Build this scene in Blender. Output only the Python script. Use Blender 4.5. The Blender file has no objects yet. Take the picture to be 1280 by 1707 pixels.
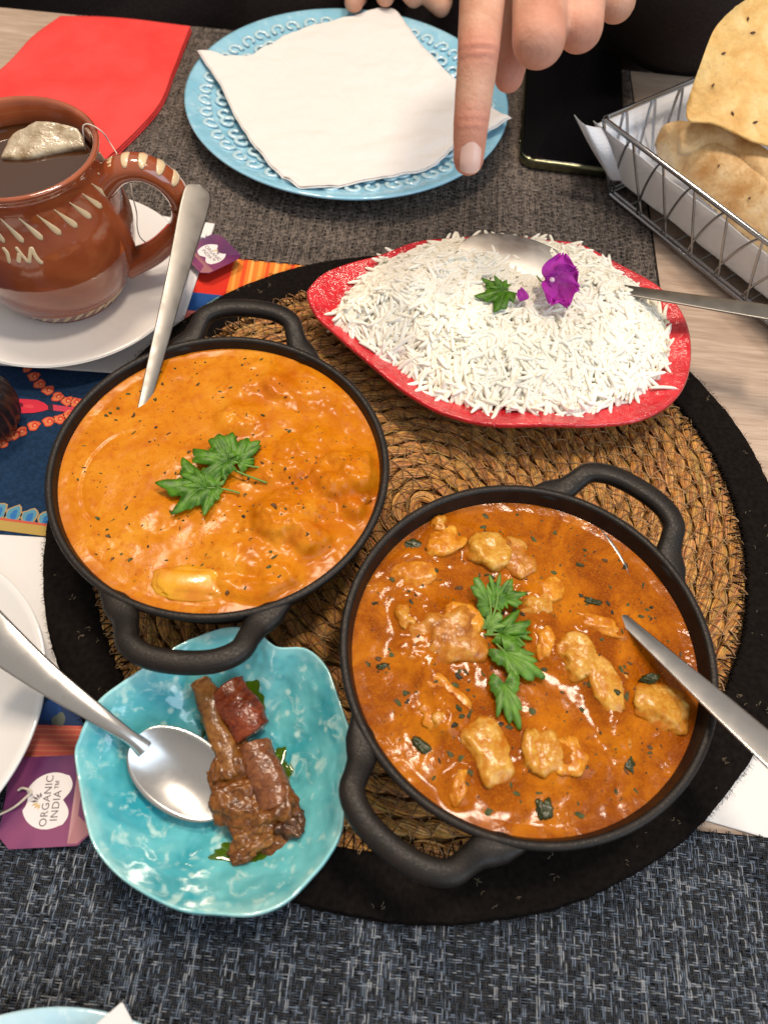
import bpy, bmesh, math, random
import numpy as np
from mathutils import Vector, Matrix

random.seed(7)
rng = np.random.default_rng(11)
PI = math.pi
sc = bpy.context.scene
COL = sc.collection

# ------------------------------------------------------------------ camera
# all lengths below are written in centimetres and stored in metres
CM = 0.01
TH, FPX, ROLL, H = math.radians(59.7173), 1255.35, math.radians(-5.77545), 34.2
_r = np.array([math.cos(ROLL), -math.sin(ROLL) * math.sin(TH), -math.sin(ROLL) * math.cos(TH)])
_d = np.array([-math.sin(ROLL), -math.cos(ROLL) * math.sin(TH), -math.cos(ROLL) * math.cos(TH)])
_f = np.array([0, math.cos(TH), -math.sin(TH)])
_r = np.array([math.cos(ROLL), math.sin(ROLL) * -math.sin(TH), math.sin(ROLL) * -math.cos(TH)])
cam_d = bpy.data.cameras.new('camera')
cam = bpy.data.objects.new('camera', cam_d)
COL.objects.link(cam)
mw = Matrix.Identity(4)
for i in range(3):
    mw[i][0] = _r[i]; mw[i][1] = -_d[i]; mw[i][2] = -_f[i]
mw[0][3], mw[1][3], mw[2][3] = 0, 0, H * CM
cam.matrix_world = mw
cam_d.sensor_fit = 'HORIZONTAL'; cam_d.sensor_width = 36
cam_d.lens = FPX / 1280 * 36
cam_d.clip_start = 0.01; cam_d.clip_end = 50
cam_d.dof.use_dof = True
cam_d.dof.focus_distance = 0.385
cam_d.dof.aperture_fstop = 13
sc.camera = cam

# ------------------------------------------------------------------ light
w = bpy.data.worlds.new('World'); sc.world = w; w.use_nodes = True
wn = w.node_tree; wn.nodes.clear()
wo = wn.nodes.new('ShaderNodeOutputWorld'); wb = wn.nodes.new('ShaderNodeBackground')
tc = wn.nodes.new('ShaderNodeTexCoord'); sep = wn.nodes.new('ShaderNodeSeparateXYZ')
cr = wn.nodes.new('ShaderNodeValToRGB')
wn.links.new(tc.outputs['Generated'], sep.inputs[0])
mr = wn.nodes.new('ShaderNodeMapRange'); mr.inputs[1].default_value = -1; mr.inputs[2].default_value = 1
wn.links.new(sep.outputs[2], mr.inputs[0]); wn.links.new(mr.outputs[0], cr.inputs[0])
cr.color_ramp.elements[0].position = 0.45; cr.color_ramp.elements[0].color = (.30, .26, .24, 1)
cr.color_ramp.elements[1].position = 0.85; cr.color_ramp.elements[1].color = (.95, .88, .80, 1)
wn.links.new(cr.outputs[0], wb.inputs[0]); wb.inputs[1].default_value = 0.62
wn.links.new(wb.outputs[0], wo.inputs[0])

def area(name, loc, target, size, power, color, shape='DISK'):
    l = bpy.data.lights.new(name, 'AREA'); l.shape = shape; l.size = size * CM
    l.energy = power; l.color = color
    o = bpy.data.objects.new(name, l); COL.objects.link(o)
    o.location = Vector(loc) * CM
    o.rotation_euler = (Vector(target) - Vector(loc)).to_track_quat('-Z', 'Y').to_euler()
    return o
area('ceiling_lamp', (-34, 80, 150), (0, 22, 0), 26, 14, (1, .81, .62))
area('ceiling_lamp', (28, 40, 155), (4, 18, 0), 22, 14, (1, .84, .68))
area('window_light', (120, -70, 105), (0, 15, 0), 130, 17, (.66, .83, 1), 'SQUARE')
sc.view_settings.view_transform = 'Standard'; sc.view_settings.look = 'None'
sc.view_settings.exposure = -0.08; sc.view_settings.gamma = 1
sc.render.engine = 'CYCLES'
sc.cycles.max_bounces = 8

# ------------------------------------------------------------------ helpers
def at(px, py, h=0.0):
    """world point (cm) of a photograph pixel at height h above the table"""
    x = (px - 640) / FPX; y = (py - 853.5) / FPX
    d = _f + x * _r + y * _d
    t = (h - H) / d[2]
    return np.array([d[0] * t, d[1] * t, h])
def atz(px, py, z):
    x = (px - 640) / FPX; y = (py - 853.5) / FPX
    return (_f + x * _r + y * _d) * z + np.array([0, 0, H])
def A(*p): return np.array(p, float)

def _hash(ix, iy, iz, seed):
    n = (ix.astype(np.int64) * 374761393 + iy.astype(np.int64) * 668265263 + iz.astype(np.int64) * 2147483647 + seed * 974711) & 0xffffffff
    n = ((n ^ (n >> 13)) * 1274126177) & 0xffffffff
    n = ((n ^ (n >> 15)) * 2246822519) & 0xffffffff
    return ((n ^ (n >> 16)) & 0xffff) / 32767.5 - 1
def vn(P, s=1.0, seed=0):
    P = np.asarray(P, float) * s
    if P.shape[1] == 2: P = np.c_[P, np.zeros(len(P))]
    i = np.floor(P).astype(np.int64); f = P - i; u = f * f * (3 - 2 * f)
    r = 0
    for a in (0, 1):
        for b in (0, 1):
            for c in (0, 1):
                wgt = (u[:, 0] if a else 1 - u[:, 0]) * (u[:, 1] if b else 1 - u[:, 1]) * (u[:, 2] if c else 1 - u[:, 2])
                r = r + wgt * _hash(i[:, 0] + a, i[:, 1] + b, i[:, 2] + c, seed)
    return r
def fbm(P, s=1.0, o=4, seed=0):
    r = 0; am = 1
    for k in range(o):
        r = r + am * vn(P, s * 2 ** k, seed + k * 17); am *= .5
    return r / 1.8

class G:
    def __init__(s): s.V = []; s.Q = []; s.T = []; s.QM = []; s.TM = []; s.C = []; s.n = 0
    def add(s, V, Q=None, T=None, c=None, m=0):
        V = np.asarray(V, float); k = len(V)
        s.V.append(V)
        if Q is not None and len(Q): s.Q.append(np.asarray(Q, int) + s.n); s.QM.append(np.full(len(Q), m))
        if T is not None and len(T): s.T.append(np.asarray(T, int) + s.n); s.TM.append(np.full(len(T), m))
        cc = np.ones((k, 4)) if c is None else (np.asarray(c, float) if np.ndim(c) == 2 else np.tile(np.r_[c, 1][:4], (k, 1)))
        s.C.append(cc); s.n += k
        return s

def build(name, g, mats, parent=None, loc=None, smooth=True, col=False):
    V = np.concatenate(g.V)
    if parent is not None: o0 = np.array(parent['_loc'][:])
    else: o0 = np.array(loc if loc is not None else [V[:, 0].mean(), V[:, 1].mean(), V[:, 2].min()])
    me = bpy.data.meshes.new(name)
    VV = (V - o0) * CM
    Q = np.concatenate(g.Q) if g.Q else np.zeros((0, 4), int)
    T = np.concatenate(g.T) if g.T else np.zeros((0, 3), int)
    me.vertices.add(len(VV)); me.vertices.foreach_set('co', VV.ravel())
    nl = Q.size + T.size; me.loops.add(nl)
    me.loops.foreach_set('vertex_index', np.r_[Q.ravel(), T.ravel()])
    me.polygons.add(len(Q) + len(T))
    st = np.r_[np.arange(len(Q)) * 4, Q.size + np.arange(len(T)) * 3]
    me.polygons.foreach_set('loop_start', st)
    me.polygons.foreach_set('loop_total', np.r_[np.full(len(Q), 4), np.full(len(T), 3)])
    mi = np.concatenate(g.QM + g.TM) if (g.QM or g.TM) else np.zeros(0)
    me.polygons.foreach_set('material_index', mi.astype(int))
    me.polygons.foreach_set('use_smooth', np.full(len(Q) + len(T), smooth))
    if col:
        at_ = me.attributes.new('tint', 'FLOAT_COLOR', 'POINT')
        at_.data.foreach_set('color', np.concatenate(g.C).ravel())
    me.update(calc_edges=True); me.validate()
    for m in (mats if isinstance(mats, (list, tuple)) else [mats]): me.materials.append(m)
    o = bpy.data.objects.new(name, me); COL.objects.link(o)
    if parent is not None: o.parent = parent
    else: o.location = Vector(o0) * CM
    return o

def tag(o, label, cat=None, group=None, kind=None):
    if label: o['label'] = label
    if cat: o['category'] = cat
    if group: o['group'] = group
    if kind: o['kind'] = kind
    return o
def thing(name, label, cat, loc, group=None):
    o = bpy.data.objects.new(name, None); COL.objects.link(o)
    o.empty_display_size = .01
    o.location = Vector(loc) * CM; o['_loc'] = [float(v) for v in loc]
    return tag(o, label, cat, group)

def fix_normals(o):
    bm = bmesh.new(); bm.from_mesh(o.data); bmesh.ops.recalc_face_normals(bm, faces=bm.faces)
    bm.to_mesh(o.data); bm.free(); return o

def catmull(P, n, closed=False):
    P = np.asarray(P, float); m = len(P)
    if closed: idx = lambda i: P[i % m]; segs = m
    else: idx = lambda i: P[min(max(i, 0), m - 1)]; segs = m - 1
    out = []
    ts = np.linspace(0, segs, n, endpoint=not closed)
    for t in ts:
        i = min(int(t), segs - 1); f = t - i
        p0, p1, p2, p3 = idx(i - 1), idx(i), idx(i + 1), idx(i + 2)
        out.append(.5 * ((2 * p1) + (-p0 + p2) * f + (2 * p0 - 5 * p1 + 4 * p2 - p3) * f * f + (-p0 + 3 * p1 - 3 * p2 + p3) * f ** 3))
    return np.array(out)

def frames(P, up=None, closed=False):
    P = np.asarray(P, float)
    Tn = np.gradient(P, axis=0) if not closed else np.roll(P, -1, 0) - np.roll(P, 1, 0)
    Tn /= np.linalg.norm(Tn, axis=1)[:, None] + 1e-12
    U = np.array(up if up is not None else [0, 0, 1.0]); U = np.tile(U, (len(P), 1)) if U.ndim == 1 else U
    Sd = np.cross(Tn, U); l = np.linalg.norm(Sd, axis=1)[:, None]
    bad = l[:, 0] < 1e-3
    if bad.any(): Sd[bad] = np.cross(Tn[bad], [0.3, 1, 0]); l = np.linalg.norm(Sd, axis=1)[:, None]
    Sd /= l; U2 = np.cross(Sd, Tn)
    return Tn, Sd, U2

def tube(g, P, r, k=8, rb=None, up=None, closed=False, c=None, m=0, power=1.0, caps=True):
    """sweep of an elliptic section; r = half width, rb = half height"""
    P = np.asarray(P, float); n = len(P)
    r = np.full(n, r) if np.ndim(r) == 0 else np.asarray(r, float)
    rb = r if rb is None else (np.full(n, rb) if np.ndim(rb) == 0 else np.asarray(rb, float))
    Tn, Sd, U = frames(P, up, closed)
    a = np.arange(k) * 2 * PI / k
    ca, sa = np.cos(a), np.sin(a)
    ca = np.sign(ca) * np.abs(ca) ** power; sa = np.sign(sa) * np.abs(sa) ** power
    V = (P[:, None] + Sd[:, None] * (r[:, None] * ca)[..., None] + U[:, None] * (rb[:, None] * sa)[..., None]).reshape(-1, 3)
    i = np.arange(n if closed else n - 1)[:, None]; j = np.arange(k)[None]
    i2 = (i + 1) % n; j2 = (j + 1) % k
    Q = np.stack([i * k + j, i * k + j2, i2 * k + j2, i2 * k + j], -1).reshape(-1, 4)
    T = None
    if not closed and caps:
        V = np.r_[V, P[:1], P[-1:]]
        jj = np.arange(k); c0 = n * k; e = (n - 1) * k
        T = np.r_[np.c_[jj * 0 + c0, (jj + 1) % k, jj], np.c_[jj * 0 + c0 + 1, e + jj, e + (jj + 1) % k]]
    if c is not None and np.ndim(c) == 2 and len(c) == n:
        c = np.repeat(c, k, axis=0)
        if T is not None: c = np.r_[c, c[:1], c[-1:]]
    g.add(V, Q, T, c, m); return g

def capsule(g, p0, r0, p1, r1, k=20, c=None):
    p0, p1 = np.asarray(p0, float), np.asarray(p1, float)
    d = p1 - p0; L = np.linalg.norm(d); d = d / L
    P = []; R = []
    for a in np.linspace(-PI / 2 + .05, 0, 6): P.append(p0 + d * math.sin(a) * r0); R.append(r0 * math.cos(a))
    for t in (.25, .5, .75): P.append(p0 + d * L * t); R.append(r0 + (r1 - r0) * t)
    for a in np.linspace(0, PI / 2 - .05, 6): P.append(p1 + d * math.sin(a) * r1); R.append(r1 * math.cos(a))
    tube(g, P, R, k, c=c, up=(0.13, .21, 1)); return g

def lathe(g, prof, cx, cy, k=96, m=0, rfun=None):
    """prof: list of (r, z)"""
    prof = np.asarray(prof, float); n = len(prof)
    a = np.arange(k) * 2 * PI / k
    R = prof[:, 0][:, None] * np.ones(k); Z = prof[:, 1][:, None] * np.ones(k)
    if rfun is not None: R, Z = rfun(R, Z, a[None] * np.ones((n, 1)))
    V = np.stack([cx + R * np.cos(a), cy + R * np.sin(a), Z], -1).reshape(-1, 3)
    i = np.arange(n - 1)[:, None]; j = np.arange(k)[None]; j2 = (j + 1) % k
    Q = np.stack([i * k + j, i * k + j2, (i + 1) * k + j2, (i + 1) * k + j], -1).reshape(-1, 4)
    g.add(V, Q, m=m); return g
def smooth_prof(p, n): return catmull(p, n)

def gridQ(nu, nv, closed_v=False):
    i = np.arange(nu - 1)[:, None]; j = np.arange(nv if closed_v else nv - 1)[None]; j2 = (j + 1) % nv
    return np.stack([i * nv + j, (i + 1) * nv + j, (i + 1) * nv + j2, i * nv + j2], -1).reshape(-1, 4)

def coons(e, n, m):
    """e: four edge polylines A-B, B-C, C-D, D-A (world pts); returns n*m grid"""
    ab = catmull(e[0], n); bc = catmull(e[1], m); cd = catmull(e[2], n)[::-1]; da = catmull(e[3], m)[::-1]
    u = np.linspace(0, 1, n)[:, None, None]; v = np.linspace(0, 1, m)[None, :, None]
    P = (1 - v) * ab[:, None] + v * cd[:, None] + (1 - u) * da[None] + u * bc[None]
    P -= (1 - u) * (1 - v) * ab[0] + u * (1 - v) * ab[-1] + (1 - u) * v * cd[0] + u * v * cd[-1]
    return P
def slab(g, P, t, c=None, m=0):
    """solid sheet from a grid P (n,m,3) with thickness t"""
    n, k = P.shape[:2]
    top = P.reshape(-1, 3); bot = top - [0, 0, t]
    Q = gridQ(n, k); Qb = Q[:, ::-1] + n * k
    rim = np.r_[np.arange(k), np.arange(1, n) * k + k - 1, (n - 1) * k + np.arange(k - 2, -1, -1), np.arange(n - 2, 0, -1) * k]
    r2 = np.roll(rim, -1)
    Qs = np.c_[rim, r2, r2 + n * k, rim + n * k]
    g.add(np.r_[top, bot], np.r_[Q, Qb, Qs], c=c, m=m); return g
def ribbon_poly(g, pts, z, m=0, c=None):
    """flat filled polygon as fan"""
    pts = np.asarray(pts, float)[:, :2]; c0 = pts.mean(0)
    V = np.r_[np.c_[pts, np.full(len(pts), z)], [[c0[0], c0[1], z]]]
    n = len(pts); T = [(i, (i + 1) % n, n) for i in range(n)]
    g.add(V, None, T, c=c, m=m)
def box(g, x0, x1, y0, y1, z0, z1, m=0):
    V = [(x, y, z) for z in (z0, z1) for y in (y0, y1) for x in (x0, x1)]
    g.add(V, [(0, 2, 3, 1), (4, 5, 7, 6), (0, 1, 5, 4), (1, 3, 7, 5), (3, 2, 6, 7), (2, 0, 4, 6)], m=m)
def bevel(o, w_, seg=2):
    b = o.modifiers.new('bevel', 'BEVEL'); b.width = w_ * CM; b.segments = seg; b.limit_method = 'ANGLE'; return o

# ------------------------------------------------------------------ materials
class Mt:
    def __init__(s, name, base=(.5, .5, .5), rough=.5, metal=0, coat=0, spec=.5, sss=0, sss_r=(1, .4, .2), trans=0, alpha=1, coat_r=.05):
        s.m = bpy.data.materials.new(name); s.m.use_nodes = True; s.t = s.m.node_tree
        s.b = s.t.nodes['Principled BSDF']; I = s.b.inputs
        I['Base Color'].default_value = (*base, 1); I['Roughness'].default_value = rough; I['Metallic'].default_value = metal
        I['Coat Weight'].default_value = coat; I['Coat Roughness'].default_value = coat_r; I['Specular IOR Level'].default_value = spec
        if sss:
            I['Subsurface Weight'].default_value = sss; I['Subsurface Radius'].default_value = sss_r; I['Subsurface Scale'].default_value = .004
        I['Transmission Weight'].default_value = trans; I['Alpha'].default_value = alpha
        tcn = s.n('ShaderNodeTexCoord'); mp = s.n('ShaderNodeVectorMath'); mp.operation = 'SCALE'; mp.inputs['Scale'].default_value = 100
        s.t.links.new(tcn.outputs['Object'], mp.inputs[0]); s.co = mp.outputs[0]; s.bh = None
    def n(s, t): return s.t.nodes.new(t)
    def put(s, inp, v):
        if isinstance(v, bpy.types.NodeSocket): s.t.links.new(v, inp)
        elif isinstance(v, (tuple, list)) and len(v) == 3 and inp.type == 'RGBA': inp.default_value = (*v, 1)
        else: inp.default_value = v
    def map(s, scale=(1, 1, 1), rot=(0, 0, 0), vec=None):
        q = s.n('ShaderNodeMapping'); s.put(q.inputs['Vector'], vec or s.co); q.inputs['Scale'].default_value = scale; q.inputs['Rotation'].default_value = rot
        return q.outputs[0]
    def noise(s, scale, detail=3, rough=.5, vec=None, dist=0):
        q = s.n('ShaderNodeTexNoise'); s.put(q.inputs['Vector'], vec or s.co); q.inputs['Scale'].default_value = scale
        q.inputs['Detail'].default_value = detail; q.inputs['Roughness'].default_value = rough; q.inputs['Distortion'].default_value = dist
        return q.outputs['Fac']
    def vor(s, scale, vec=None, feat='F1', rnd=1):
        q = s.n('ShaderNodeTexVoronoi'); q.feature = feat; s.put(q.inputs['Vector'], vec or s.co); q.inputs['Scale'].default_value = scale; q.inputs['Randomness'].default_value = rnd
        return q.outputs['Distance']
    def ramp(s, fac, st):
        q = s.n('ShaderNodeValToRGB'); s.put(q.inputs[0], fac); e = q.color_ramp.elements
        while len(e) < len(st): e.new(.5)
        for k, (p, c) in enumerate(st):
            e[k].position = p; e[k].color = (c, c, c, 1) if np.ndim(c) == 0 else (*c, 1)
        return q.outputs[0]
    def mix(s, f, a, b, mode='MIX'):
        q = s.n('ShaderNodeMix'); q.data_type = 'RGBA'; q.blend_type = mode
        s.put(q.inputs[0], f); s.put(q.inputs[6], a); s.put(q.inputs[7], b); return q.outputs[2]
    def math(s, op, a, b=0.0):
        q = s.n('ShaderNodeMath'); q.operation = op; s.put(q.inputs[0], a); s.put(q.inputs[1], b); return q.outputs[0]
    def tint(s):
        q = s.n('ShaderNodeAttribute'); q.attribute_name = 'tint'; return q.outputs['Color']
    def color(s, v): s.put(s.b.inputs['Base Color'], v); return s
    def rough(s, v): s.put(s.b.inputs['Roughness'], v); return s
    def bump(s, h, st=.5, dist=.02):
        q = s.n('ShaderNodeBump'); q.inputs['Strength'].default_value = st; q.inputs['Distance'].default_value = dist * CM
        s.put(q.inputs['Height'], h)
        if s.bh: s.t.links.new(s.bh, q.inputs['Normal'])
        s.bh = q.outputs[0]; s.t.links.new(s.bh, s.b.inputs['Normal']); s.t.links.new(s.bh, s.b.inputs['Coat Normal']); return s

def m_wood():
    m = Mt('table_wood', rough=.45, spec=.35)
    v = m.map((.09, 1, 1), (0, 0, -.06))
    a = m.noise(3.2, 6, .65, v, .6); b = m.noise(.5, 3, .5, v, 1.2); c = m.noise(14, 3, .6, m.map((.03, 1, 1)))
    k = m.ramp(a, [(.3, (.30, .20, .145)), (.5, (.47, .35, .265)), (.7, (.60, .475, .38))])
    k = m.mix(m.ramp(b, [(.42, .0), (.6, .55)]), k, (.28, .19, .14))
    k = m.mix(.35, k, m.ramp(c, [(.35, (.30, .22, .17)), (.65, (.60, .5, .41))]))
    m.color(k).bump(a, .25, .03); return m.m
def m_cloth(name, col, sc_=12, br=.25, rough=.9, w_=.25):
    m = Mt(name, col, rough, spec=.12 if max(col) > .02 else .02)
    n = m.noise(sc_, 4, .6); k = m.mix(m.ramp(n, [(.3, 0.), (.7, 1.)]), tuple(c * (1 - br) for c in col), tuple(min(1, c * (1 + br * .6)) for c in col))
    m.color(k).bump(m.noise(min(sc_ * 2, 12), 1, .5), w_, .03); return m.m
def m_paper(name='paper_white', col=(.80, .775, .76), dots=False):
    m = Mt(name, col, .85, spec=.2, sss=.15, sss_r=(1, .9, .8))
    n = m.noise(2.2, 4, .6); m.color(m.mix(n, tuple(c * .94 for c in col), col))
    m.bump(m.noise(16, 3, .7), .12, .02); m.bump(n, .2, .08)
    if dots: m.bump(m.vor(5.5, rnd=.35), .5, .06)
    return m.m
def m_iron():
    m = Mt('cast_iron', (.017, .014, .013), .5, spec=.26)
    n = m.noise(13, 1, .5); n2 = m.noise(1.3, 3)
    m.color(m.mix(m.ramp(n2, [(.3, 0.), (.7, 1.)]), (.006, .005, .0045), (.014, .0095, .0075)))
    m.rough(m.ramp(m.noise(9, 1), [(.3, .36), (.7, .55)])); m.bump(n, .8, .014); return m.m
def m_steel(name='steel', col=(.52, .505, .49), r=.24, s=9):
    m = Mt(name, col, r, 1)
    n = m.noise(1.2, 2, .5); m.rough(m.ramp(n, [(.3, r * .85), (.75, r * 1.2)]))
    sv = m.map((1, 1, 1)); sp = m.ramp(m.noise(2.5, 4, .7, dist=2), [(.56, 0.), (.70, .5)])
    m.color(m.mix(sp, col, tuple(c * .85 for c in col))); return m.m
def m_glaze(name, lo, hi, spot, sc_=1.1, coat=1, rough=.18):
    m = Mt(name, hi, rough, coat=coat, spec=.6, coat_r=.04)
    n = m.noise(.35, 3, .6, dist=.6); k = m.mix(m.ramp(n, [(.35, 0.), (.68, 1.)]), lo, hi)
    v = m.noise(sc_ * 1.7, 4, .6, dist=.5); k = m.mix(m.ramp(v, [(.56, 0.), (.68, .7)]), k, spot)
    vv = m.vor(sc_ * 1.5); k = m.mix(m.ramp(vv, [(.08, .75), (.2, 0.)]), k, spot)
    m.color(k); m.bump(m.noise(1.3, 1), .5, .10); return m
def m_fibre():
    m = Mt('seagrass_fibre', (.4, .25, .1), .55, spec=.35)
    n = m.noise(7, 4, .7); k = m.mix(m.ramp(n, [(.3, .0), (.75, .7)]), m.tint(), (.09, .045, .02))
    m.color(k).bump(m.noise(40, 2), .2, .02); return m.m
def m_tint(name, rough=.6, spec=.4, sss=0, coat=0, bumps=None, sr=(1, .8, .6)):
    m = Mt(name, rough=rough, spec=spec, sss=sss, coat=coat, sss_r=sr); m.color(m.tint())
    if bumps: m.bump(m.noise(*bumps[:2]), bumps[2], bumps[3])
    return m.m
def m_curry_creamy():
    m = Mt('creamy_curry', rough=.20, spec=.15)
    a = m.noise(.42, 4, .6, dist=.8); b = m.noise(2.6, 5, .65, dist=.5); c = m.noise(16, 3, .6)
    k = m.ramp(a, [(.32, (.46, .130, .002)), (.5, (.56, .190, .006)), (.68, (.62, .25, .018))])
    k = m.mix(m.ramp(b, [(.50, 0.), (.68, .65)]), k, (.44, .095, .003))
    k = m.mix(m.ramp(c, [(.56, 0.), (.70, .6)]), k, (.40, .085, .003))
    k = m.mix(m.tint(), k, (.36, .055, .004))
    m.color(k); mk = m.ramp(m.noise(.45, 2), [(.42, .12), (.62, 1.)]); m.bump(m.math('MULTIPLY', m.noise(1.5, 2, .5, dist=.6), mk), .5, .05); m.bump(m.math('MULTIPLY', m.noise(4.0, 2, .5), mk), .8, .013)
    return m.m
def m_curry_thin():
    m = Mt('thin_curry', rough=.12, spec=.15)
    a = m.noise(.38, 4, .6, dist=1.0); b = m.noise(2.0, 6, .7, dist=.8); c = m.noise(13, 4, .7)
    k = m.ramp(a, [(.38, (.22, .046, .001)), (.5, (.33, .084, .002)), (.64, (.47, .145, .004))])
    k = m.mix(m.ramp(b, [(.50, 0.), (.70, .65)]), k, (.19, .04, .006))
    k = m.mix(m.ramp(c, [(.50, 0.), (.66, .5)]), k, (.52, .18, .008))
    k = m.mix(m.ramp(m.noise(24, 2), [(.64, 0.), (.70, .6)]), k, (.10, .02, .004))
    m.color(k); mk = m.ramp(m.noise(.5, 2), [(.40, .12), (.62, 1.)]); m.bump(m.math('MULTIPLY', m.noise(1.5, 2, .5, dist=.8), mk), .5, .045); m.bump(m.math('MULTIPLY', m.noise(4.5, 2, .5), mk), .8, .015)
    return m.m
def m_chicken(name, c1, c2, c3):
    m = Mt(name, rough=.25, spec=.32)
    a = m.noise(1.6, 4, .65, dist=.8); b = m.noise(9, 4, .7)
    k = m.ramp(a, [(.36, c1), (.52, c2), (.68, c3)])
    k = m.mix(m.ramp(b, [(.58, 0.), (.75, .5)]), k, (.22, .05, .01))
    # sauce clinging where the piece meets the broth
    sp = m.n('ShaderNodeSeparateXYZ'); m.t.links.new(m.co, sp.inputs[0])
    zz = m.math('ADD', sp.outputs[2], m.math('MULTIPLY', m.math('SUBTRACT', m.noise(2.4, 4, .7), .5), 1.5))
    k = m.mix(m.ramp(zz, [(.14, 1.), (.62, 0.)]), k, (.40, .11, .002))
    k = m.mix(m.ramp(m.noise(2.8, 5, .7, dist=1.), [(.48, 0.), (.66, .8)]), k, (.46, .15, .004))
    m.color(k); m.bump(m.noise(5, 1, .5), .8, .014); m.bump(m.noise(2.2, 2, .5), .7, .06); return m.m
def m_skin():
    m = Mt('skin', (.58, .30, .21), .55, spec=.25, sss=.2, sss_r=(1, .35, .2))
    a = m.noise(.5, 4, .6); b = m.noise(5, 4, .6)
    k = m.ramp(a, [(.3, (.46, .225, .145)), (.5, (.56, .31, .215)), (.7, (.64, .39, .285))])
    k = m.mix(m.ramp(b, [(.5, 0.), (.8, .25)]), k, (.5, .19, .12))
    k = m.mix(m.tint(), k, (.55, .20, .15))
    m.color(k); m.bump(m.vor(9), .5, .012); m.bump(m.noise(1, 3, .6, m.map((7, 7, 1.4))), .8, .045); m.bump(m.noise(3, 2), .4, .04); return m.m
def m_leaf():
    m = Mt('parsley', rough=.4, spec=.28)
    a = m.noise(2.5, 3, .6)
    k = m.mix(m.ramp(a, [(.35, 0.), (.65, 1.)]), (.022, .082, .003), (.075, .205, .008))
    k = m.mix(m.tint(), k, (.24, .40, .10)); m.color(k); m.bump(m.noise(5, 1), .5, .02); return m.m
def m_bread(name, c1, c2, c3):
    m = Mt(name, rough=.55, spec=.35, sss=.2, sss_r=(1, .7, .4))
    a = m.noise(.5, 5, .6, dist=.5); b = m.noise(4, 5, .65)
    k = m.ramp(a, [(.32, c1), (.52, c2), (.70, c3)]); k = m.mix(m.ramp(b, [(.55, 0.), (.8, .4)]), k, c1)
    k = m.mix(m.ramp(m.noise(2.2, 4, .7, dist=1), [(.58, 0.), (.72, .55)]), k, (.40, .18, .05)); m.color(k); m.bump(m.vor(3.2), .6, .05); m.bump(m.noise(6, 2, .5), .6, .03); m.bump(m.noise(1.5, 2), .5, .15); return m.m

WOOD = m_wood(); PAPER = m_paper(); PAPER_D = m_paper('paper_towel', (.80, .83, .90), True)
IRON = m_iron(); STEEL = m_steel(); STEEL2 = m_steel('brushed_steel', (.26, .245, .225), .42, 14); STEEL3 = m_steel('lightened_steel', (.74, .71, .66), .5); CHROME = m_steel('chrome', (.40, .42, .45), .14)  # third steel is a lightened copy, offsetting the rice spoon bowl's dark reflection
FIBRE = m_fibre(); FELT = m_cloth('black_felt', (.010, .008, .0072), 4, .4, 1.0, .3)
_rn = Mt('red_tissue', (.78, .065, .060), .8, spec=.15); _rn.color(_rn.mix(_rn.ramp(_rn.noise(.22, 3, .6), [(.35, 0.), (.65, 1.)]), (.70, .050, .045), (.80, .075, .070))); _rn.bump(_rn.noise(.5, 3, .5, dist=1), .5, .25); _rn.bump(_rn.noise(9, 2), .4, .02); RED_NAP = _rn.m
CREAMY, THIN = m_curry_creamy(), m_curry_thin()
SKIN, LEAF = m_skin(), m_leaf()
SWEATER = m_cloth('dark_sweater', (.034, .026, .025), 6, .4, .95, .5)
HERB = m_tint('dried_herb', .5, .25)
CERAMIC = Mt('white_ceramic', (.74, .725, .71), .12, coat=.6, spec=.5).m
RICE = m_tint('rice', .38, .4)
CHK = m_chicken('chicken_pale', (.46, .20, .015), (.60, .34, .055), (.68, .43, .12))
CHK2 = m_chicken('chicken_golden', (.58, .20, .010), (.70, .32, .028), (.74, .40, .06))
CHK3 = m_chicken('chicken_browned', (.22, .065, .010), (.44, .19, .03), (.60, .34, .08))

# ------------------------------------------------------------------ table, floor
fl = G(); box(fl, -150, 150, -120, 220, -77, -75)
tag(build('floor', fl, m_cloth('floor_dark', (.08, .065, .055), 1, .3)), 'dark floor below the table', kind='structure')
tb = thing('dining_table', 'light wood grained dining table carrying all the dishes', 'table', (0, 30, -4))
g = G(); box(g, -62, 62, -14, 64.3, -3.5, 0); bevel(build('tabletop', g, WOOD, tb, smooth=False), .25, 3)
for sx in (-56, 56):
    for sy in (-8, 58):
        g = G(); box(g, sx - 3, sx + 3, sy - 3, sy + 3, -75, -3.5); build('leg', g, m_cloth('leg_paint', (.05, .045, .04)) if sx == -56 and sy == -8 else bpy.data.materials['leg_paint'], tb, smooth=False)

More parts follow.
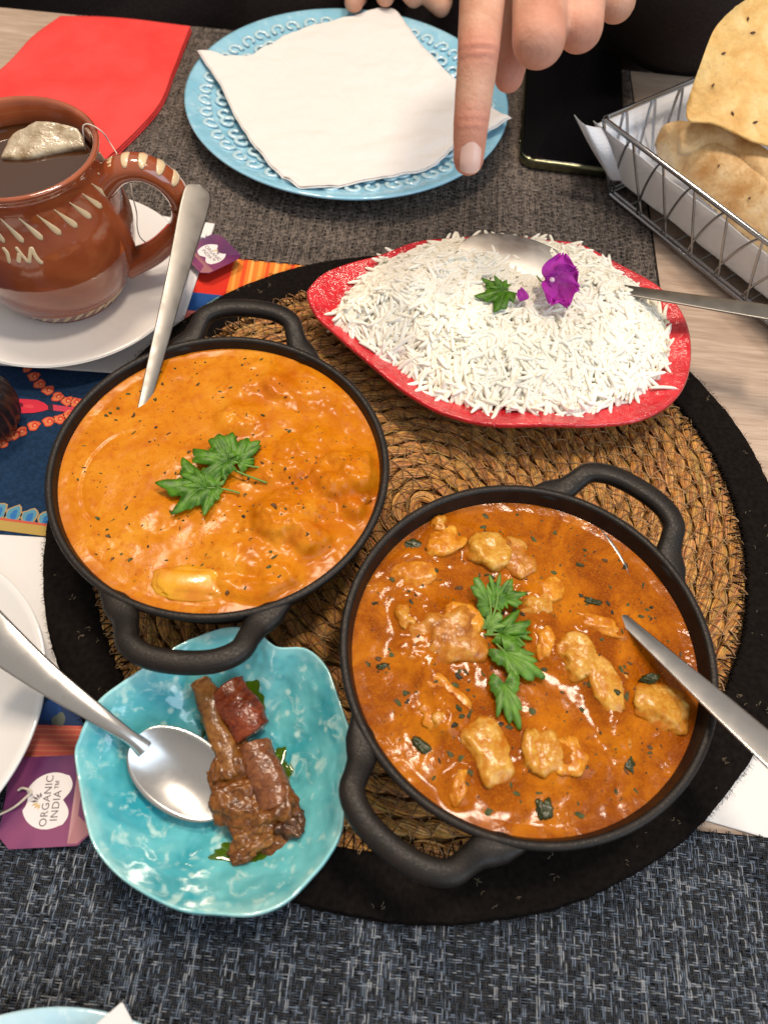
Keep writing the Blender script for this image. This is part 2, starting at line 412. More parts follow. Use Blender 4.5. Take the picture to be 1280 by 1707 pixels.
# ------------------------------------------------------------------ woven placemats (real strands)
def placemat(name, label, x0, x1, y0, y1, z, tones, back, sp=.18, skew=0):
    t = thing(name, label, 'placemat', ((x0 + x1) / 2, (y0 + y1) / 2, z))
    g = G(); box(g, x0, x1, y0, y1, z, z + .05); build('backing', g, back, t, smooth=False)
    nx, ny = int((x1 - x0) / sp), int((y1 - y0) / sp)
    g = G(); r = np.random.default_rng(5)
    X = []; 
    def strands(cx, cy, L, wd, vert, col, lift):
        n = len(cx); ts = np.array([-.5, -.25, 0, .25, .5]); hz = np.array([-.02, .026, .04, .026, -.02])
        k = 4; off = np.array([(-1, -.4), (-.5, 1), (.5, 1), (1, -.4)])
        V = np.zeros((n, 5, 4, 3))
        for a in range(5):
            for b in range(4):
                al = ts[a] * L; ac = off[b, 0] * wd * .5; hh = z + .05 + lift + hz[a] + off[b, 1] * .012
                V[:, a, b, 0] = cx + (ac if vert else al); V[:, a, b, 1] = cy + (al if vert else ac); V[:, a, b, 2] = hh
        base = np.arange(n)[:, None, None] * 20; i = np.arange(4)[None, :, None]; j = np.arange(3)[None, None]
        Q = np.stack([base + i * 4 + j, base + i * 4 + j + 1, base + (i + 1) * 4 + j + 1, base + (i + 1) * 4 + j], -1).reshape(-1, 4)
        if vert: Q = Q[:, ::-1]
        g.add(V.reshape(-1, 3), Q, c=np.repeat(np.c_[col, np.ones(n)], 20, axis=0))
    I, J = np.meshgrid(np.arange(nx), np.arange(ny), indexing='ij'); I = I.ravel(); J = J.ravel()
    cx = x0 + (I + .5) * sp; cy = y0 + (J + .5) * sp
    rowtone = r.random(ny)[J] * .45; coltone = r.random(nx)[I] * .45
    ph = (I + 2 * J + (r.random(len(I)) < .10)) % 4
    T_ = np.array(tones)
    def tone(b, q):
        kk = np.clip((b + r.random(len(b)) * .65) * (len(tones) - .01), 0, len(tones) - 1).astype(int)
        return T_[kk] * (.75 + .5 * r.random(len(b)))[:, None]
    mv = (ph < 2)
    n = mv.sum()
    for dx in (-.25, .25):
        strands(cx[mv] + dx * sp + r.normal(0, .01, n), cy[mv] + r.normal(0, .015, n), sp * (1.7 + 1.0 * r.random(n)), sp * .25, True, tone(coltone[mv], 0), .018)
    mh = ph >= 1; n = mh.sum()
    for dy in (-.24, .24):
        strands(cx[mh] + r.normal(0, .01, n), cy[mh] + dy * sp + r.normal(0, .012, n), sp * (1.6 + .5 * r.random(n)), sp * .21, False, tone(rowtone[mh], 1), 0)
    o = build('woven_strands', g, m_tint(name + '_strand', .42, .5), t, col=True); o['kind'] = 'stuff'
    return t
placemat('placemat', 'dark blue-grey woven placemat at the near edge of the table', -21.5, 23.5, -16 + 6, 5.7, .1,
         [(.002, .003, .005), (.004, .005, .008), (.006, .008, .012), (.010, .014, .022), (.035, .048, .072), (.12, .155, .21), (.24, .26, .29)], m_cloth('mat_back_blue', (.006, .007, .010), 8))
placemat('placemat', 'grey-brown woven placemat under the light blue plate and the phone', -29, 16.4, 37.6, 63.9, .1,
         [(.020, .016, .014), (.052, .041, .035), (.105, .084, .072), (.18, .147, .126), (.24, .195, .165)], m_cloth('mat_back_brown', (.012, .010, .009), 8), sp=.19)

# ------------------------------------------------------------------ printed runner
t = thing('table_runner', 'navy table runner printed with orange flower garlands and a pink tassel', 'table runner', (-20, 20, 0))
g = G(); gx = np.linspace(-40, -3, 40); gy = np.linspace(4, 39, 40)
P = np.stack(np.meshgrid(gx, gy, indexing='ij') + [np.full((40, 40), .06)], -1); P[..., 2] += 0.01 * np.sin(P[..., 0] * 1.3)
slab(g, P, .05); build('cloth', g, m_cloth('navy_cotton', (.012, .035, .085), 5, .35, .9, .4), t)
PRN = m_tint('printed_cotton', .85, .2, bumps=(26, 2, .3, .03))
g = G(); zl = [.09]
def pol(pts, c, dz=0): ribbon_poly(g, [at(x, y, .1) for x, y in pts], .085 + dz, c=c)
def blob(px, py, r, c, dz, k=14, wob=.12, ry=None):
    c0 = at(px, py, .1); pts = []
    for i in range(k):
        a = i * 2 * PI / k; q = r * (1 + wob * math.sin(a * 3 + px) + wob * .6 * math.sin(a * 5 + py))
        pts.append((c0[0] + q * math.cos(a), c0[1] + (ry or r) / r * q * math.sin(a), 0))
    ribbon_poly(g, pts, .085 + dz, c=c)
def flush(nm):
    global g
    build(nm, g, PRN, t, smooth=False, col=True); g = G()
pol([(350, 395), (560, 425), (520, 520), (330, 600), (290, 560), (310, 440)], (.62, .03, .015), 0)
pol([(394, 420), (520, 440), (470, 520), (372, 505)], (.75, .20, .03), .004)
for i in range(9):
    x = 396 + i * 13; pol([(x, 420 + i * 2), (x + 4 + i % 2 * 3, 420 + i * 2), (x - 12, 515), (x - 18, 512)], [(.80, .32, .06), (.72, .08, .02), (.82, .40, .10)][i % 3], .008)
pol([(318, 486), (372, 492), (362, 525), (305, 520)], (.015, .07, .25), .008)
pol([(345, 505), (366, 492), (360, 524), (336, 522)], (.10, .20, .22), .012)
pol([(300, 515), (362, 522), (330, 600), (250, 590)], (.62, .17, .15), .012)
flush('printed_stripes')
for i, (x, y) in enumerate([(45, 615), (56, 627), (66, 640), (80, 650), (96, 661), (112, 668), (126, 670), (140, 676), (14, 730), (25, 724), (35, 719), (56, 709), (81, 702), (99, 698), (115, 690), (4, 738)]):
    s = .34 if i not in (0, 8) else .25
    blob(x, y, s, (.60, .075, .03), .004); blob(x, y, s * .78, (.68, .20, .09), .008); blob(x + 2, y - 1, s * .5, (.60, .06, .03), .012); blob(x + 2, y, s * .22, (.72, .32, .16), .016); flush('printed_flower')
tas = [(110, 470), (180, 450), (330, 460), (400, 490), (430, 520), (430, 545), (380, 560), (300, 575), (180, 580), (115, 555)]
pol([(x / 5.333, 580 + y / 5.333) for x, y in tas], (.60, .03, .06), .006)
blob(34, 675, .16, (.15, .01, .03), .012); blob(48, 677, .3, (.68, .06, .08), .010, ry=.12)
pol([(88, 674), (130, 680), (128, 688), (89, 684)], (.55, .05, .09), .006); pol([(80, 673), (88, 673), (88, 685), (80, 684)], (.04, .02, .04), .012)
flush('printed_tassel')
for x, y in ((-2, 852), (23, 856), (49, 861), (76, 866), (103, 871)):
    blob(x, y, .44, (.36, .26, .14), .003, ry=.5); blob(x, y, .34, (.09, .26, .36), .007, ry=.42); blob(x, y + 2, .16, (.03, .15, .40), .011, ry=.3); flush('printed_scallop')
pol([(-60, 857), (160, 886), (160, 905), (-60, 876)], (.42, .29, .08), .014); pol([(-60, 855), (160, 884), (160, 888), (-60, 859)], (.50, .10, .06), .018)
flush('printed_band')
pol([(-60, 1155), (190, 1185), (190, 1215), (-60, 1200)], (.02, .04, .11), .004); blob(85, 1185, .5, (.02, .06, .20), .008); blob(98, 1200, .3, (.11, .13, .11), .010)
pol([(-60, 1205), (190, 1212), (190, 1300), (-60, 1290)], (.58, .12, .09), .008)
for i in range(9): pol([(-60, 1212 + i * 9), (190, 1216 + i * 9), (190, 1219 + i * 9), (-60, 1215 + i * 9)], (.64, .20, .12), .012)
flush('printed_pattern')

# ------------------------------------------------------------------ paper sheets and napkins
def sheet(name, label, cat, corners, h, th_, mat, wr=.02, n=50, edges=None, seed=0, zf=None, ply=0):
    E_ = edges or [[corners[i], corners[(i + 1) % 4]] for i in range(4)]
    E_ = [[at(*p[:2], p[2] if len(p) > 2 else h) for p in e] for e in E_]
    P = coons(E_, n, n)
    q = P.reshape(-1, 3)
    P[..., 2] += (fbm(q[:, :2], .35, 3, seed) * wr).reshape(n, n)
    if zf is not None: P[..., 2] = zf(q).reshape(n, n)
    g = G(); slab(g, P, th_)
    root = build(name, g, mat)
    tag(root, label, cat)
    return root
sheet('paper_napkin', 'white paper napkin under the saucer of the brown mug', 'napkin', [(-140, 300), (358, 372), (275, 627), (-140, 598)], .24, .08, PAPER, .015)
sheet('paper_napkin', 'white paper sheet under the small white plate at the left edge', 'napkin', [(-180, 880), (170, 902), (160, 1132), (-180, 1130)], .26, .06, PAPER, .015)
sheet('paper_napkin', 'white paper napkin sticking out at right beside the black mat border', 'napkin', [(1110, 1348), (1330, 1413), (1450, 1150), (1180, 1100)], .14, .1, PAPER, .01)

g = G()
E_ = [[(-120, 205), (0, 112), (52, 58), (100, 23)], [(100, 23), (200, 26), (318, 40)], [(318, 40), (290, 110), (262, 175), (195, 246)], [(195, 246), (120, 300), (-30, 330), (-120, 205)]]
P = coons([[at(x, y, .8) for x, y in e] for e in E_], 50, 50)
q = P.reshape(-1, 3)
t = thing('red_napkin', 'folded bright red napkin lying behind the brown mug', 'napkin', at(100, 150, .2))
for k in range(3):
    Pk = P.copy(); Pk[..., 2] = .38 + k * .17 + (fbm(q[:, :2], .16, 3, 3) * .08).reshape(50, 50)
    c0 = Pk.mean((0, 1)); Pk[..., :2] = c0[:2] + (Pk[..., :2] - c0[:2]) * (1.0 - .004 * k)
    g = G(); slab(g, Pk, .13); build('folded_layer', g, RED_NAP, t)

# ------------------------------------------------------------------ round seagrass mat
MX, MY, MR = 2.08, 20.1, 19.0
RB = 16.7
t = thing('round_mat', 'round woven seagrass mat with a black fabric border under the pots', 'placemat', (MX, MY, .15))
g = G(); pr = [(0.01, .2), (RB, .2), (RB, .36), (0.01, .36)]
lathe(g, pr, MX, MY, 128); build('backing', g, m_cloth('straw_backing', (.17, .085, .03), 4), t)  # plain darker straw colour for the disc under the coils
g = G()
w_ = .80; turns = (RB - .2) / w_; a_max = turns * 2 * PI
s_len = PI * RB ** 2 / w_
N = 5200
sarc = np.linspace(0.4, s_len, N); rr = np.sqrt(sarc * w_ / PI); aa = rr / w_ * 2 * PI
aa = -aa + 1.0
phase = sarc * 2 * PI / 4.0 + fbm(np.c_[sarc * .25, sarc * 0], 1, 2, 77) * 1.5
pal = np.array([1.2, 1.08, 1.0]) * np.array([(.58, .30, .065), (.46, .21, .045), (.66, .38, .10), (.40, .17, .045), (.52, .29, .07), (.44, .31, .08), (.55, .26, .11), (.26, .11, .035), (.64, .40, .15)])
for s_ in range(3):
    for f_ in range(9):
        off_a = phase + s_ * 2 * PI / 3
        # strand centre within the rope, fibres lie side by side on the strand
        fr = (f_ - 4) * .085
        ca_, sa_ = np.cos(off_a), np.sin(off_a)
        jit = fbm(np.c_[sarc * .5, np.full(N, f_ * 7.3 + s_ * 31)], 1, 2, 5) * .035
        radial = ca_ * .20 + fr * .9 * np.abs(sa_) * .95 + jit
        z = .50 + sa_ * .17 - abs(fr) * .22 + fbm(np.c_[sarc * .7, np.full(N, f_ * 3.1 + s_ * 11)], 1, 2, 9) * .045
        R_ = rr + radial * .98
        Pp = np.c_[MX + R_ * np.cos(aa), MY + R_ * np.sin(aa), z]
        run = np.floor(sarc / 2.6 + s_ / 3 + f_ * .137).astype(int)
        ci = (_hash(run, run * 0 + f_, run * 0 + s_, 3) * .5 + .5)
        cc = pal[np.clip((ci * len(pal)).astype(int), 0, len(pal) - 1)] * (.8 + .35 * (_hash(run, run * 0 + f_ + 5, run * 0 + s_, 8) * .5 + .5))[:, None]
        cc = np.c_[cc, np.ones(N)]
        g.add  # fibres are thin three-sided ribbons
        rw = .050 + .012 * np.sin(sarc * 1.7 + f_)
        tube(g, Pp, rw, 4, rb=.04, c=cc, caps=False)
o = build('woven_coil', g, FIBRE, t, col=True)
# loose stitching thread over the coils
g = G(); g2 = G()
def seg(gg, a, b, r, c, arch=.06):
    m_ = (a + b) / 2; m_[2] += arch
    tube(gg, np.array([a, (a + m_) / 2 + [0, 0, arch * .35], m_, (b + m_) / 2 + [0, 0, arch * .35], b]), r, 3, c=c, caps=False)
R1 = rr
st = 0.0; k = 0; prev = None
while st < s_len - 2:
    st += .42 + random.uniform(-.06, .06)
    r0 = math.sqrt(st * w_ / PI)
    if r0 < .8: continue
    a0 = -r0 / w_ * 2 * PI + 1.0
    side = -.5 if k % 2 else .5
    q = np.array([MX + (r0 + side * w_ + random.uniform(-.12, .12)) * math.cos(a0), MY + (r0 + side * w_ + random.uniform(-.12, .12)) * math.sin(a0), .62 + random.uniform(-.05, .06)])
    if prev is not None and np.linalg.norm(q - prev) < 2.2:
        cc = random.choice([(.40, .22, .10), (.30, .15, .07), (.48, .30, .15), (.22, .12, .06)])
        seg(g, prev, q, .03, cc, .16)
    prev = q; k += 1
build('stitching_thread', g, FIBRE, t, col=True)
g = G()
for i in range(2600):   # loose straw ends lifting off the coils
    a0 = random.uniform(0, 2 * PI); R_ = RB * math.sqrt(random.random()) * .99; b0 = a0 + PI / 2 + random.gauss(0, .45); L_ = random.uniform(.3, 1.3)
    p = np.array([MX + R_ * math.cos(a0), MY + R_ * math.sin(a0), .66]); d = np.array([math.cos(b0), math.sin(b0), 0]) * L_
    tube(g, np.array([p - d * .5 + [0, 0, -.06], p + [0, 0, random.uniform(.0, .08)], p + d * .5 + [0, 0, -.05]]), [.015, .024, .01], 3, caps=False, c=random.choice([(.55, .36, .14), (.66, .44, .19), (.40, .22, .08)]))
build('straw_ends', g, FIBRE, t, col=True)['kind'] = 'stuff'
nst = 250
for i in range(nst):
    a0 = i * 2 * PI / nst; a1 = a0 + 2 * PI / nst * .62; j = random.uniform(-.25, .2)
    for (aa0, ra, ab0, rb_) in ((a0, RB + .15, a1, RB - .62 + j), (a1, RB - .62 + j, a0 + 2 * PI / nst, RB + .15)):
        seg(g2, np.array([MX + ra * math.cos(aa0), MY + ra * math.sin(aa0), .66]), np.array([MX + rb_ * math.cos(ab0), MY + rb_ * math.sin(ab0), .60]), .035, (.01, .008, .007), .10)
build('black_stitching', g2, FELT, t)
g = G()
def fuzz(R, Z, a):
    q = np.c_[np.cos(a).ravel() * MR, np.sin(a).ravel() * MR, Z.ravel()]
    n = fbm(q, 2.2, 3, 4).reshape(R.shape); n2 = fbm(q, .25, 2, 8).reshape(R.shape)
    return R + n * .07 + n2 * .12, Z + fbm(q + R.ravel()[:, None], 1.1, 3, 6).reshape(R.shape) * .03
lathe(g, smooth_prof([(RB - .02, .3), (RB - .02, .62), (RB + .3, .70), (RB + 1.1, .72), (MR - .35, .70), (MR - .03, .60), (MR, .40), (MR - .1, .2), (RB, .2)], 30), MX, MY, 900, rfun=fuzz)
build('fabric_border', g, FELT, t)
g = G()
for i in range(2600):
    a0 = random.uniform(0, 2 * PI); R = MR + .02 if i % 3 else RB + .05
    p = np.array([MX + R * math.cos(a0), MY + R * math.sin(a0), random.uniform(.35, .68)])
    d = np.array([math.cos(a0 + random.uniform(-1.3, 1.3)), math.sin(a0 + random.uniform(-1.3, 1.3)), random.uniform(-.2, .5)]) * random.uniform(.06, .22)
    if R < 18: d = -d
    tube(g, np.array([p, p + d * .6, p + d + [0, 0, -.03]]), [.012, .01, .004], 3, caps=False)
build('frayed_threads', g, FELT, t)['kind'] = 'stuff'
g = G()
for i in range(90):
    a0 = random.uniform(0, 2 * PI); R = random.uniform(RB + .3, MR - .2)
    p = np.array([MX + R * math.cos(a0), MY + R * math.sin(a0), .74])
    for q_ in range(random.choice([1, 1, 2, 4])):
        b = random.uniform(0, 2 * PI); L = random.uniform(.05, .2); p2 = p + [random.uniform(-.1, .1), random.uniform(-.1, .1), 0]
        tube(g, np.array([p2, p2 + [L * .5 * math.cos(b), L * .5 * math.sin(b), .02], p2 + [L * math.cos(b + .5), L * math.sin(b + .5), .0]]), .010, 3, caps=False)
build('lint', g, m_cloth('lint_fibre', (.28, .22, .15), 5), t)['kind'] = 'stuff'

# ------------------------------------------------------------------ cast iron pots
RP = 7.81
ZR = 5.0
def pot(label, cx, cy, ang):
    t = thing('cast_iron_pot', label, 'pot', (cx, cy, .9), 'cast iron pots on the round mat')
    g = G()
    prof = [(.01, .95), (5.6, .95), (6.3, 1.15), (6.75, 1.9), (7.25, 3.3), (7.48, 4.2), (7.66, 4.62), (7.79, 4.80), (7.80, 4.93), (7.73, 5.01), (7.58, 5.02), (7.46, 4.93), (7.38, 4.6), (7.05, 3.3), (6.5, 1.9), (5.8, 1.35), (.01, 1.3)]
    lathe(g, smooth_prof(prof, 70), cx, cy, 160); build('pot_body', g, IRON, t)
    for da in (0, PI):
        a = ang + da; ex = np.array([math.cos(a), math.sin(a), 0]); ey = np.array([-math.sin(a), math.cos(a), 0])
        # D loop: tangential x, radial y (from pot centre)
        loop = [(-4.0, 6.50), (-3.45, 6.98), (-2.78, 7.62), (-2.5, 8.3), (-2.2, 9.0), (-1.3, 9.5), (0, 9.65), (1.3, 9.5), (2.2, 9.0), (2.5, 8.3), (2.78, 7.62), (3.45, 6.98), (4.0, 6.50)]
        L = catmull(np.array([(x, y, 0) for x, y in loop]), 60)
        s = np.linspace(-1, 1, 60); wd = .49 + .12 * np.exp(-((np.abs(s) - .70) / .12) ** 2) - .40 * np.clip((np.abs(s) - .80) / .2, 0, 1) ** 1.1
        zz = 4.62 + .50 * np.exp(-(s / .55) ** 4)
        hb = .36 - .10 * np.clip((np.abs(s) - .80) / .2, 0, 1)
        W = np.array([cx, cy, 0]) + L[:, :1] * ey + L[:, 1:2] * ex; W[:, 2] = zz
        g = G(); tube(g, W, wd, 20, rb=hb, power=.8); build('handle', g, IRON, t)
    return t
P1 = (-7.73, 18.83); P2 = (6.5, 11.46)
pot('black two handled cast iron pot filled with creamy orange curry', *P1, math.radians(92))
pot('black two handled cast iron pot filled with thin brown curry and chicken', *P2, math.radians(58))

def curry(name, label, c, r, z, mat, hf, tf=None, n=230):
    xs = np.linspace(-1, 1, n); 
    rad = np.sqrt(np.linspace(0, 1, 130)) ; rad = np.linspace(0, 1, 150)
    k = 420; a = np.arange(k) * 2 * PI / k
    X = c[0] + r * rad[:, None] * np.cos(a); Y = c[1] + r * rad[:, None] * np.sin(a)
    q = np.c_[X.ravel(), Y.ravel()]
    hz, tt = hf(q, rad[:, None].repeat(k, 1).ravel())
    g = G(); V = np.c_[q, z + hz]
    i = np.arange(149)[:, None]; j = np.arange(k)[None]; j2 = (j + 1) % k
    Q = np.stack([i * k + j, (i + 1) * k + j, (i + 1) * k + j2, i * k + j2], -1).reshape(-1, 4)
    cc = np.c_[tt, tt, tt, np.ones(len(tt))]
    g.add(V, Q, c=cc)
    # underside, so the sauce has a body
    lathe(g, [(r, z - .02), (6.3, 1.95), (5.7, 1.42), (.01, 1.4)], c[0], c[1], 96)
    return tag(build(name, g, mat, loc=(c[0], c[1], 1.4), col=True), label, 'curry')

def bump_at(q, px, py, h, rx, ry, rot, flat=.5, z=4.3, seed=0):
    """a rounded lump under the sauce"""
    c = at(px, py, z); d = q - c[:2]; ca, sa = math.cos(rot), math.sin(rot)
    u = (d[:, 0] * ca + d[:, 1] * sa) / rx; v = (-d[:, 0] * sa + d[:, 1] * ca) / ry
    rr_ = np.sqrt(u * u + v * v) + fbm(q, .9, 3, seed + int(px)) * .42
    return h * (1 / (1 + np.exp((rr_ - 1) * 5.5))) * (1 + .5 * fbm(q, 1.1, 3, seed + int(py)))
LUMPS1 = [(575, 800, 1.0, 1.3, 1.15, .3), (480, 860, .95, 1.75, 1.05, .5), (470, 775, .55, 1.3, 1.0, 0), (400, 700, .5, 1.1, .9, .2), (425, 630, .32, 1.3, .9, .6), (515, 905, .75, .7, .7, 0),
          (465, 650, .35, .8, .7, 0), (430, 935, .42, 1.7, .8, .1), (540, 640, .16, 1.6, .9, .3), (350, 830, .22, 1.5, .8, .4), (520, 740, .35, .9, .8, .4), (415, 985, .38, 1.1, .5, 0), (255, 870, .15, 1.6, .9, .5), (590, 850, .5, .5, .5, 0),
          (465, 965, .35, .8, .5, .2), (365, 935, .18, .6, .9, .3), (310, 755, .14, 1.2, .7, .3)]
def hf1(q, rad):
    h = fbm(q, .35, 3, 2) * .06 + fbm(q, 2.2, 2, 12) * .012 * (1 + fbm(q, .5, 1, 90)) + np.abs(fbm(q, 1.0, 3, 15)) * .09 * np.clip((q[:, 0] + 8.5) / 4, 0, 1)
    for L in LUMPS1: h = h + bump_at(q, L[0], L[1], L[2] * (.85 if L[0] > 440 else .6), L[3], L[4], L[5], z=4.4)
    # ridge left by the sunken spoon
    c = at(213, 800, 4.3); d = q - c[:2]; rr_ = np.hypot(d[:, 0] / 1.9, d[:, 1] / 2.6)
    h = h - .035 * np.exp(-((rr_ - 1.02) / .05) ** 2) * np.clip(-d[:, 0] / 1.2, 0, 1)
    edge = np.clip((rad - .93) / .07, 0, 1); h = h * (1 - edge) + edge * .05
    gx = np.abs(h)
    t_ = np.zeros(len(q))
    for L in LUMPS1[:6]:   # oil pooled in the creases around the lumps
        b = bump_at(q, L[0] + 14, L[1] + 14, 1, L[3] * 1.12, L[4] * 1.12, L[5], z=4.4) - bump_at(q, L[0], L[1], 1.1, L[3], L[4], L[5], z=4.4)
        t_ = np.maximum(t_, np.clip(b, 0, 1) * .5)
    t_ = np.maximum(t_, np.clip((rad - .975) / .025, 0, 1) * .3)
    return h, t_
curry('curry', 'thick creamy orange curry filling the left pot, dotted with herb flecks', P1, 7.42, 4.46, CREAMY, hf1)
PIECES = [  # px, py, rx, ry, rz, rot, material, label
    (733, 874, .42, .40, .42, 0, CHK, 'small round chicken knob nearest the top left rim of the right pot'),
    (742, 905, .95, .62, .5, .7, CHK2, 'golden leaf shaped chicken bit just below the small round knob'),
    (690, 955, 1.0, .7, .35, .3, CHK2, 'sauce covered golden chicken lump left of the golden leaf shaped bit'),
    (815, 918, .95, .78, .62, -.4, CHK, 'pale pinkish chicken chunk above the topmost parsley sprig'),
    (862, 930, .8, .95, .5, .5, CHK3, 'browned chicken chunk touching the pale pinkish one on its right'),
    (912, 985, .8, .62, .45, .4, CHK2, 'golden brown chicken lump right of the topmost parsley sprig'),
    (890, 1008, .68, .66, .5, 0, CHK, 'pale chicken cube tucked right of the topmost parsley leaf'),
    (905, 1066, .42, .82, .5, .1, CHK2, 'narrow golden chicken strip behind the dark parsley leaf'),
    (675, 1030, .42, .58, .5, .5, CHK, 'small pale chicken cube at the left of the big browned cluster'),
    (748, 1062, 1.45, 1.15, .72, .3, CHK3, 'largest browned chicken cluster, left of the parsley stem'),
    (770, 1030, .9, .6, .6, -.5, CHK2, 'golden chicken edge on top of the largest browned cluster'),
    (700, 1085, .85, .6, .4, .3, CHK3, 'half sunken brown lump under the largest browned cluster'),
    (995, 1042, 1.15, .42, .35, -.18, CHK2, 'flat yellow chicken slice beside the tip of the sunken spoon handle'),
    (958, 1092, .85, .95, .6, .6, CHK, 'pale torn chicken piece below the flat yellow slice'),
    (1006, 1140, .62, 1.25, .5, .25, CHK, 'long pale chicken strip right of the glossy dark herb'),
    (1038, 1130, .3, .38, .32, 0, CHK, 'tiny pale chicken crumb beside the long pale strip'),
    (1020, 1200, .42, 1.1, .32, .35, CHK, 'thin pale chicken sliver pointing down below the long strip'),
    (1102, 1178, 1.12, .85, .5, -.3, CHK, 'pinkish chicken chunk under the spoon handle near the right rim'),
    (745, 1155, 1.0, .42, .35, -.6, CHK2, 'slanted golden chicken strip below the browned cluster'),
    (735, 1192, .8, .62, .42, .2, CHK2, 'golden chicken lump speckled with herbs above the round knob'),
    (736, 1200, .38, .42, .55, 0, CHK, 'round shiny chicken knob at the lower left of the slanted strip'),
    (812, 1252, .85, 1.15, .58, .6, CHK, 'pale oval chicken chunk directly below the lowest parsley leaf'),
    (903, 1252, .75, .90, .55, 0, CHK, 'pale blocky chicken chunk right of the oval one'),
    (948, 1262, .75, .7, .38, 0, CHK2, 'golden half sunken chicken lump right of the pale blocky chunk'),
    (762, 1312, .35, .62, .35, -.2, CHK2, 'small golden chicken sliver left of the lowest bright glints'),
]
def hf2(q, rad):
    h = fbm(q, .4, 3, 22) * .045 + fbm(q, 2.4, 2, 31) * .010 * (1 + fbm(q, .5, 1, 91))
    for p in PIECES: h = h + bump_at(q, p[0], p[1], .17, p[2] * 1.3, p[3] * 1.3, p[5], z=4.1)
    c = at(925, 930, 4.1); d = q - c[:2]; rr_ = np.hypot(d[:, 0] / 2.2, d[:, 1] / 2.2)
    edge = np.clip((rad - .93) / .07, 0, 1); h = h * (1 - edge) + edge * .06
    return h, np.zeros(len(q))
curry('curry', 'thin brownish orange curry broth filling the right pot', P2, 7.33, 4.12, THIN, hf2)

def ico(sub):
    bm = bmesh.new(); bmesh.ops.create_icosphere(bm, subdivisions=sub, radius=1)
    V = np.array([v.co[:] for v in bm.verts]); T = np.array([[v.index for v in f.verts] for f in bm.faces]); bm.free(); return V, T
IV4, IT4 = ico(4); IV2, IT2 = ico(2); IV5, IT5 = ico(5)
def chunk(name, label, cat, c, rx, ry, rz, rot, mat, seed, rugged=.24, group=None, square=.75, parent=None, big=False, tilt=0):
    V0, T = (IV5, IT5) if big else (IV4, IT4)
    V = np.sign(V0) * np.abs(V0) ** square
    V = V / (np.abs(V) ** 3).sum(1)[:, None] ** (1 / 3) * .93
    V = V * (1 + rugged * fbm(V0, 1.3, 2, seed)[:, None] + rugged * .5 * fbm(V0, 3.2, 4, seed + 5)[:, None])
    V = V * [rx, ry, rz]
    V[:, 2] += V[:, 0] * tilt
    ca, sa = math.cos(rot), math.sin(rot)
    V = np.c_[V[:, 0] * ca - V[:, 1] * sa, V[:, 0] * sa + V[:, 1] * ca, V[:, 2]] + np.asarray(c)
    g = G(); g.add(V, None, T)
    if parent is not None: return build(name, g, mat, parent)
    o = build(name, g, mat, loc=(c[0], c[1], c[2]))
    return tag(o, label, cat, group)
for i, p in enumerate(PIECES):
    c = at(p[0], p[1], 4.2); c[2] = 4.03
    chunk('chicken_piece', p[7], 'chicken piece', c, p[2] * 1.12, p[3] * 1.12, p[4] * 1.0, p[5], p[6], 40 + i * 3, .40, 'chicken pieces in the thin curry', square=.88)
c = at(318, 972, 4.4); c[2] = 4.36
yl = Mt('yellow_glaze', (.74, .33, .012), .25, coat=.4, sss=.3); yl.color(yl.mix(yl.ramp(yl.noise(.8, 3), [(.4, 0.), (.65, 1.)]), (.68, .33, .008), (.58, .20, .006))); yl.bump(yl.noise(3, 3), .2, .05)
chunk('potato_piece', 'smooth yellow potato piece at the lower edge of the creamy curry', 'potato piece', c, 1.6, .92, .27, .05, yl.m, 3, .3, square=.6)
chunk('chicken_piece', 'sauce coated chicken lump with a dark edge by the right rim of the left pot', 'chicken piece', at(580, 800, 4.55), 1.15, .95, .42, .3, CREAMY if False else m_chicken('chicken_coated', (.60, .17, .01), (.66, .21, .015), (.68, .25, .03)), 77, .28, square=.8)
chunk('chicken_piece', 'dark charred chicken bit at the right rim of the left pot', 'chicken piece', at(601, 838, 4.5), .55, .28, .3, .7, m_chicken('chicken_char', (.03, .012, .006), (.16, .04, .01), (.40, .10, .01)), 79, .3)

def flakes(name, label, c, r, z, n, seed, avoid_big=False, smax=.17):
    r_ = random.Random(seed); g = G(); k = 0
    for i in range(n):
        a = r_.uniform(0, 2 * PI); R = r * math.sqrt(r_.random()) * .96
        s = r_.uniform(.025, .07) if r_.random() < .68 else r_.uniform(.07, smax)
        m_ = 7; b = r_.uniform(0, PI); el = r_.uniform(.3, .8); p0 = np.array([c[0] + R * math.cos(a), c[1] + R * math.sin(a), z])
        pts = []
        for q in range(m_):
            th_ = q * 2 * PI / m_; rr_ = s * r_.uniform(.6, 1.2); x, y = rr_ * math.cos(th_), rr_ * math.sin(th_) * el
            pts.append((x * math.cos(b) - y * math.sin(b), x * math.sin(b) + y * math.cos(b), r_.uniform(-.01, .03)))
        pts = np.array(pts); V = np.r_[pts, [[0, 0, .045]], pts * [1, 1, 0] * .9 - [0, 0, .03]] + p0
        T = [(q, (q + 1) % m_, m_) for q in range(m_)]; Q = [(q, (q + 1) % m_, m_ + 1 + (q + 1) % m_, m_ + 1 + q) for q in range(m_)]
        cc = r_.choice([(.035, .04, .010), (.06, .055, .014), (.02, .018, .008), (.09, .04, .012), (.05, .065, .015)])
        g.add(V, Q, T, c=cc)
    o = build(name, g, HERB, loc=(c[0], c[1], z), col=True)
    return o, g
